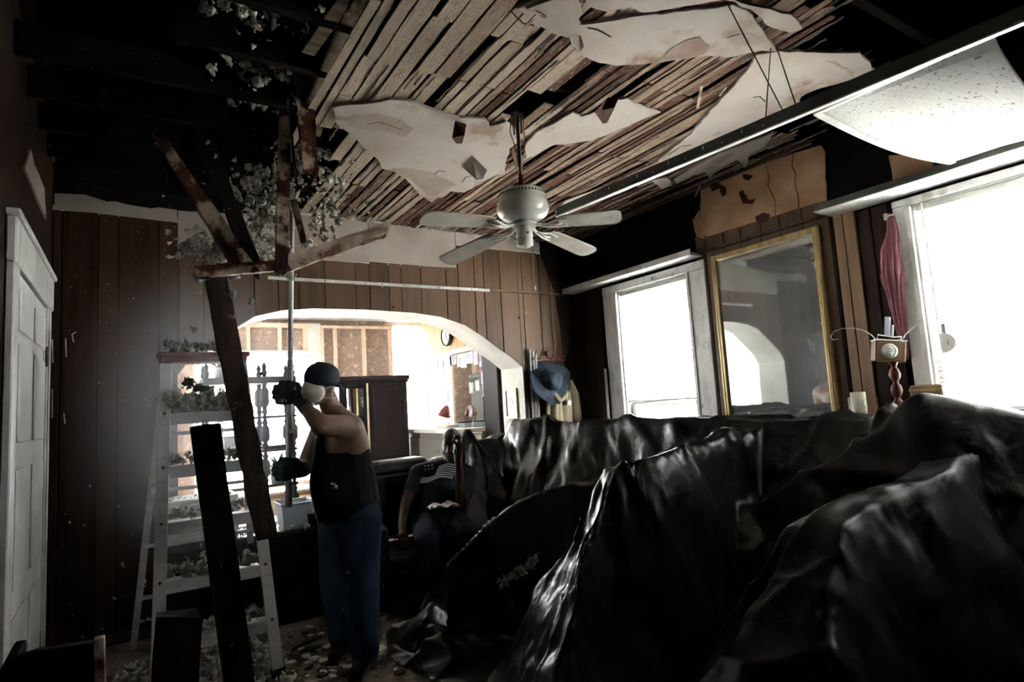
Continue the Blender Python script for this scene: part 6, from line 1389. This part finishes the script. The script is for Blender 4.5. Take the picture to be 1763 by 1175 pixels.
lumps_obj('floor_insulation', it, 'insul_white', 21, 'matted grey insulation heaped over the floor round the ladder feet', 'insulation', kind='stuff')
# clump lying on the black sheet
it = []
for k in range(46):
    u = k / 45; p, n_ = land(862 + 58 * u + rn.uniform(-7, 7), 1006 - 40 * u + rn.uniform(-7, 7)); it.append((p + n_ * .012, rn.choice((.012, .018, .026, .032)), 2))
CL = lumps_obj('insulation_clump', it, 'insul_white', 22, 'tan clump of insulation lying in a fold of the black sheet', 'insulation')
# ---- flakes caught in mid-air: each one is a thing
fl_me = []
for k in range(8):
    rnd = random.Random(200 + k); parts = [tuft(rnd, 2, 8) for _ in range(2 + k % 3)]; V, F, off = [], [], 0
    for v, f in parts: V.append(v * rnd.uniform(.4, .7) + np.array([rnd.uniform(-.5, .5), rnd.uniform(-.5, .5), rnd.uniform(-.35, .35)])); F.append(f + off); off += len(v)
    fl_me.append(tri_mesh('insulation_flake', np.concatenate(V), np.concatenate(F), M['insul_white']))
def where(px, py):
    if py < 450: return 'before the dark ceiling hole' if px < 480 else 'under the laths right of the hanging boards'
    if px < 225: return 'before the dark panelled wall near the door'
    if px < 500: return 'round the ladder and the long brown beam' if py < 900 else 'low down beside the ladder feet'
    return 'before the standing man' if py < 900 else 'low down before the black sofa'
def flake(px, py, y, r):
    z_ = 'large ragged flake' if r >= .03 else 'small pale flake' if r < .013 else 'middling pale flake'; label = '%s of insulation falling %s' % (z_, where(px, py)); group = z_ + 's falling ' + where(px, py)
    if (px, py) == (660, 492): label, group = 'pale flake of insulation falling just under the white wall rail', None
    if (px, py) == (905, 540): label, group = 'tiny flake of insulation in the air before the panelling over the coat hooks', None
    o = bpy.data.objects.new('insulation_flake', rn.choice(fl_me)); COL.objects.link(o); o.location = at(px, py, 1, y); o.scale = (r, r, r * .8); o.rotation_euler = (rn.uniform(0, 6), rn.uniform(0, 6), rn.uniform(0, 6)); tag(o, label, 'insulation', group); return o
for px, py, r in ((292, 418, .02), (268, 248, .008), (283, 337, .012), (358, 247, .018), (371, 268, .022), (404, 274, .02), (350, 316, .01), (338, 570, .05), (348, 672, .05), (323, 660, .045), (452, 641, .03), (330, 664, .04), (345, 505, .012), (404, 508, .035), (430, 520, .04), (398, 545, .03),
                 (660, 492, .022), (600, 425, .018), (575, 836, .022), (572, 770, .010), (560, 738, .015), (648, 800, .02), (545, 752, .008), (250, 1068, .03), (212, 973, .016), (350, 957, .03), (322, 963, .018), (345, 938, .014), (248, 1005, .022), (143, 1096, .012), (121, 1042, .006), (125, 1060, .006), (177, 1083, .010),
                 (154, 838, .010), (120, 900, .008), (205, 873, .010), (228, 920, .008), (145, 905, .008), (197, 1030, .010), (420, 1062, .05), (505, 668, .02), (489, 690, .022), (500, 742, .02), (520, 905, .006), (535, 960, .006), (600, 985, .012), (660, 1010, .006), (590, 1050, .008), (905, 540, .010), (300, 390, .01), (560, 310, .02), (590, 330, .014), (605, 300, .018), (545, 395, .03), (560, 370, .025), (215, 690, .008), (250, 690, .012), (170, 660, .006), (200, 610, .006), (255, 700, .010), (410, 60, .012), (310, 110, .012), (345, 116, .014), (366, 140, .014), (270, 95, .010)):
    flake(px, py, 3.3 if py < 700 else 3.0 + .4 * rn.random(), r)
it = []
for _ in range(700):
    px, py = rn.gauss(300, 130), rn.uniform(60, 1150)
    if rn.random() < .3: px, py = rn.gauss(540, 45), rn.uniform(100, 400)
    it.append((at(px, py, 1, rn.uniform(2.6, 4.3)), rn.choice((.0015, .002, .003, .004)), 1))
it = [i for i in it if i[0].z > .05 and i[0].x > XL + .05]
lumps_obj('floating_dust', it, 'insul_white', 30, 'fine specks of insulation dust floating in the left part of the room', 'dust', kind='stuff')

# ---- plaster chunks and scraps on the floor
ch_me = []
for k in range(7):
    rnd = random.Random(400 + k); n = 7; mb = MB(); poly = [(math.cos(2 * PI * i / n) * rnd.uniform(.5, 1), math.sin(2 * PI * i / n) * rnd.uniform(.4, .8), 0) for i in range(n)]; mb.prism(poly, (0, 0, rnd.uniform(.18, .4)))
    me = bpy.data.meshes.new('plaster_chunk'); me.from_pydata([tuple(v) for v in mb.v], [], mb.f); me.materials.append(M['rubble'] if k % 3 else M['rough_floor']); ch_me.append(me)
for i in range(90):
    px, py = (rn.uniform(500, 700), rn.uniform(1045, 1170)) if i < 70 else (rn.uniform(420, 560), rn.uniform(1090, 1170)); p = at(px, py, 2, .0); r = rn.choice((.02, .03, .04, .055))
    o = bpy.data.objects.new('plaster_chunk', rn.choice(ch_me)); COL.objects.link(o); o.location = (p.x, p.y, .001); o.scale = (r, r, r); o.rotation_euler = (rn.uniform(-.15, .15), rn.uniform(-.15, .15), rn.uniform(0, 6)); bx2 = px - 610
    w_ = ('left of the standing man\'s boots', 'between and behind the standing man\'s boots', 'right of the standing man\'s boots')[0 if bx2 < -40 else 1 if bx2 < 40 else 2]; z_ = 'larger' if r > .035 else 'small'
    tag(o, '%s chunk of fallen plaster on the floor %s' % (z_, w_), 'plaster', '%s plaster chunks %s' % (z_, w_))
it = []
for _ in range(420):
    p = at(rn.uniform(455, 715), rn.uniform(1035, 1175), 2, .0); it.append(((p.x, p.y, .004), rn.choice((.006, .01, .014)), 1))
lumps_obj('floor_rubble', it, 'rubble', 41, 'fine plaster rubble strewn over the floor', 'rubble', kind='stuff')
p = at(528, 1122, 2, 0); o = obj('grey_panel_scrap', MB().box((p.x, p.y, .05), (.16, .10, .012), Matrix.Rotation(.4, 3, 'Z') @ Matrix.Rotation(-.5, 3, 'X')), M['joist'], bevel=.003, loc=(p.x, p.y, .0)); tag(o, 'small grey scrap of board propped on rubble left of the man\'s boots', 'board')
p, q = at(415, 1130, 2, .02), at(450, 1175, 2, .02); o = plank(p, q, .06, .03, 'joist', 'grey board lying on the floor at the right foot of the ladder', 50, name='floor_board', up=(0, 0, 1)); 
p, q = at(146, 1122, 2, .03), at(215, 1106, 2, .03)
# ---------------------------------------------------------------- dust haze lit from the arch, thickest round the ladder
hz = bpy.data.materials.new('dust_haze'); hz.use_nodes = True; nt = hz.node_tree; nt.nodes.clear()
o_ = nd(nt, 'ShaderNodeOutputMaterial'); v_ = nd(nt, 'ShaderNodeVolumeScatter'); v_.inputs['Color'].default_value = (.84, .90, 1, 1); v_.inputs['Anisotropy'].default_value = .3
tc_ = nd(nt, 'ShaderNodeTexCoord'); vm_ = nd(nt, 'ShaderNodeVectorMath', operation='LENGTH'); nt.links.new(tc_.outputs['Object'], vm_.inputs[0])
mr_ = nd(nt, 'ShaderNodeMapRange', interpolation_type='SMOOTHSTEP'); mr_.inputs[1].default_value = .15; mr_.inputs[2].default_value = 1.0; mr_.inputs[3].default_value = HAZE; mr_.inputs[4].default_value = 0
nt.links.new(vm_.outputs['Value'], mr_.inputs[0]); nt.links.new(mr_.outputs[0], v_.inputs['Density'])
nt.links.new(v_.outputs[0], o_.inputs['Volume'])
hb_ = obj('dust_haze', MB().span((-1, -1, -1), (1, 1, 1)), hz, kind='stuff'); hb_.location = (.30, 4.12, 1.50); hb_.scale = (.74, .86, 1.15)
tag(hb_, 'pale haze of dust hanging round the ladder in front of the arch', 'dust haze')
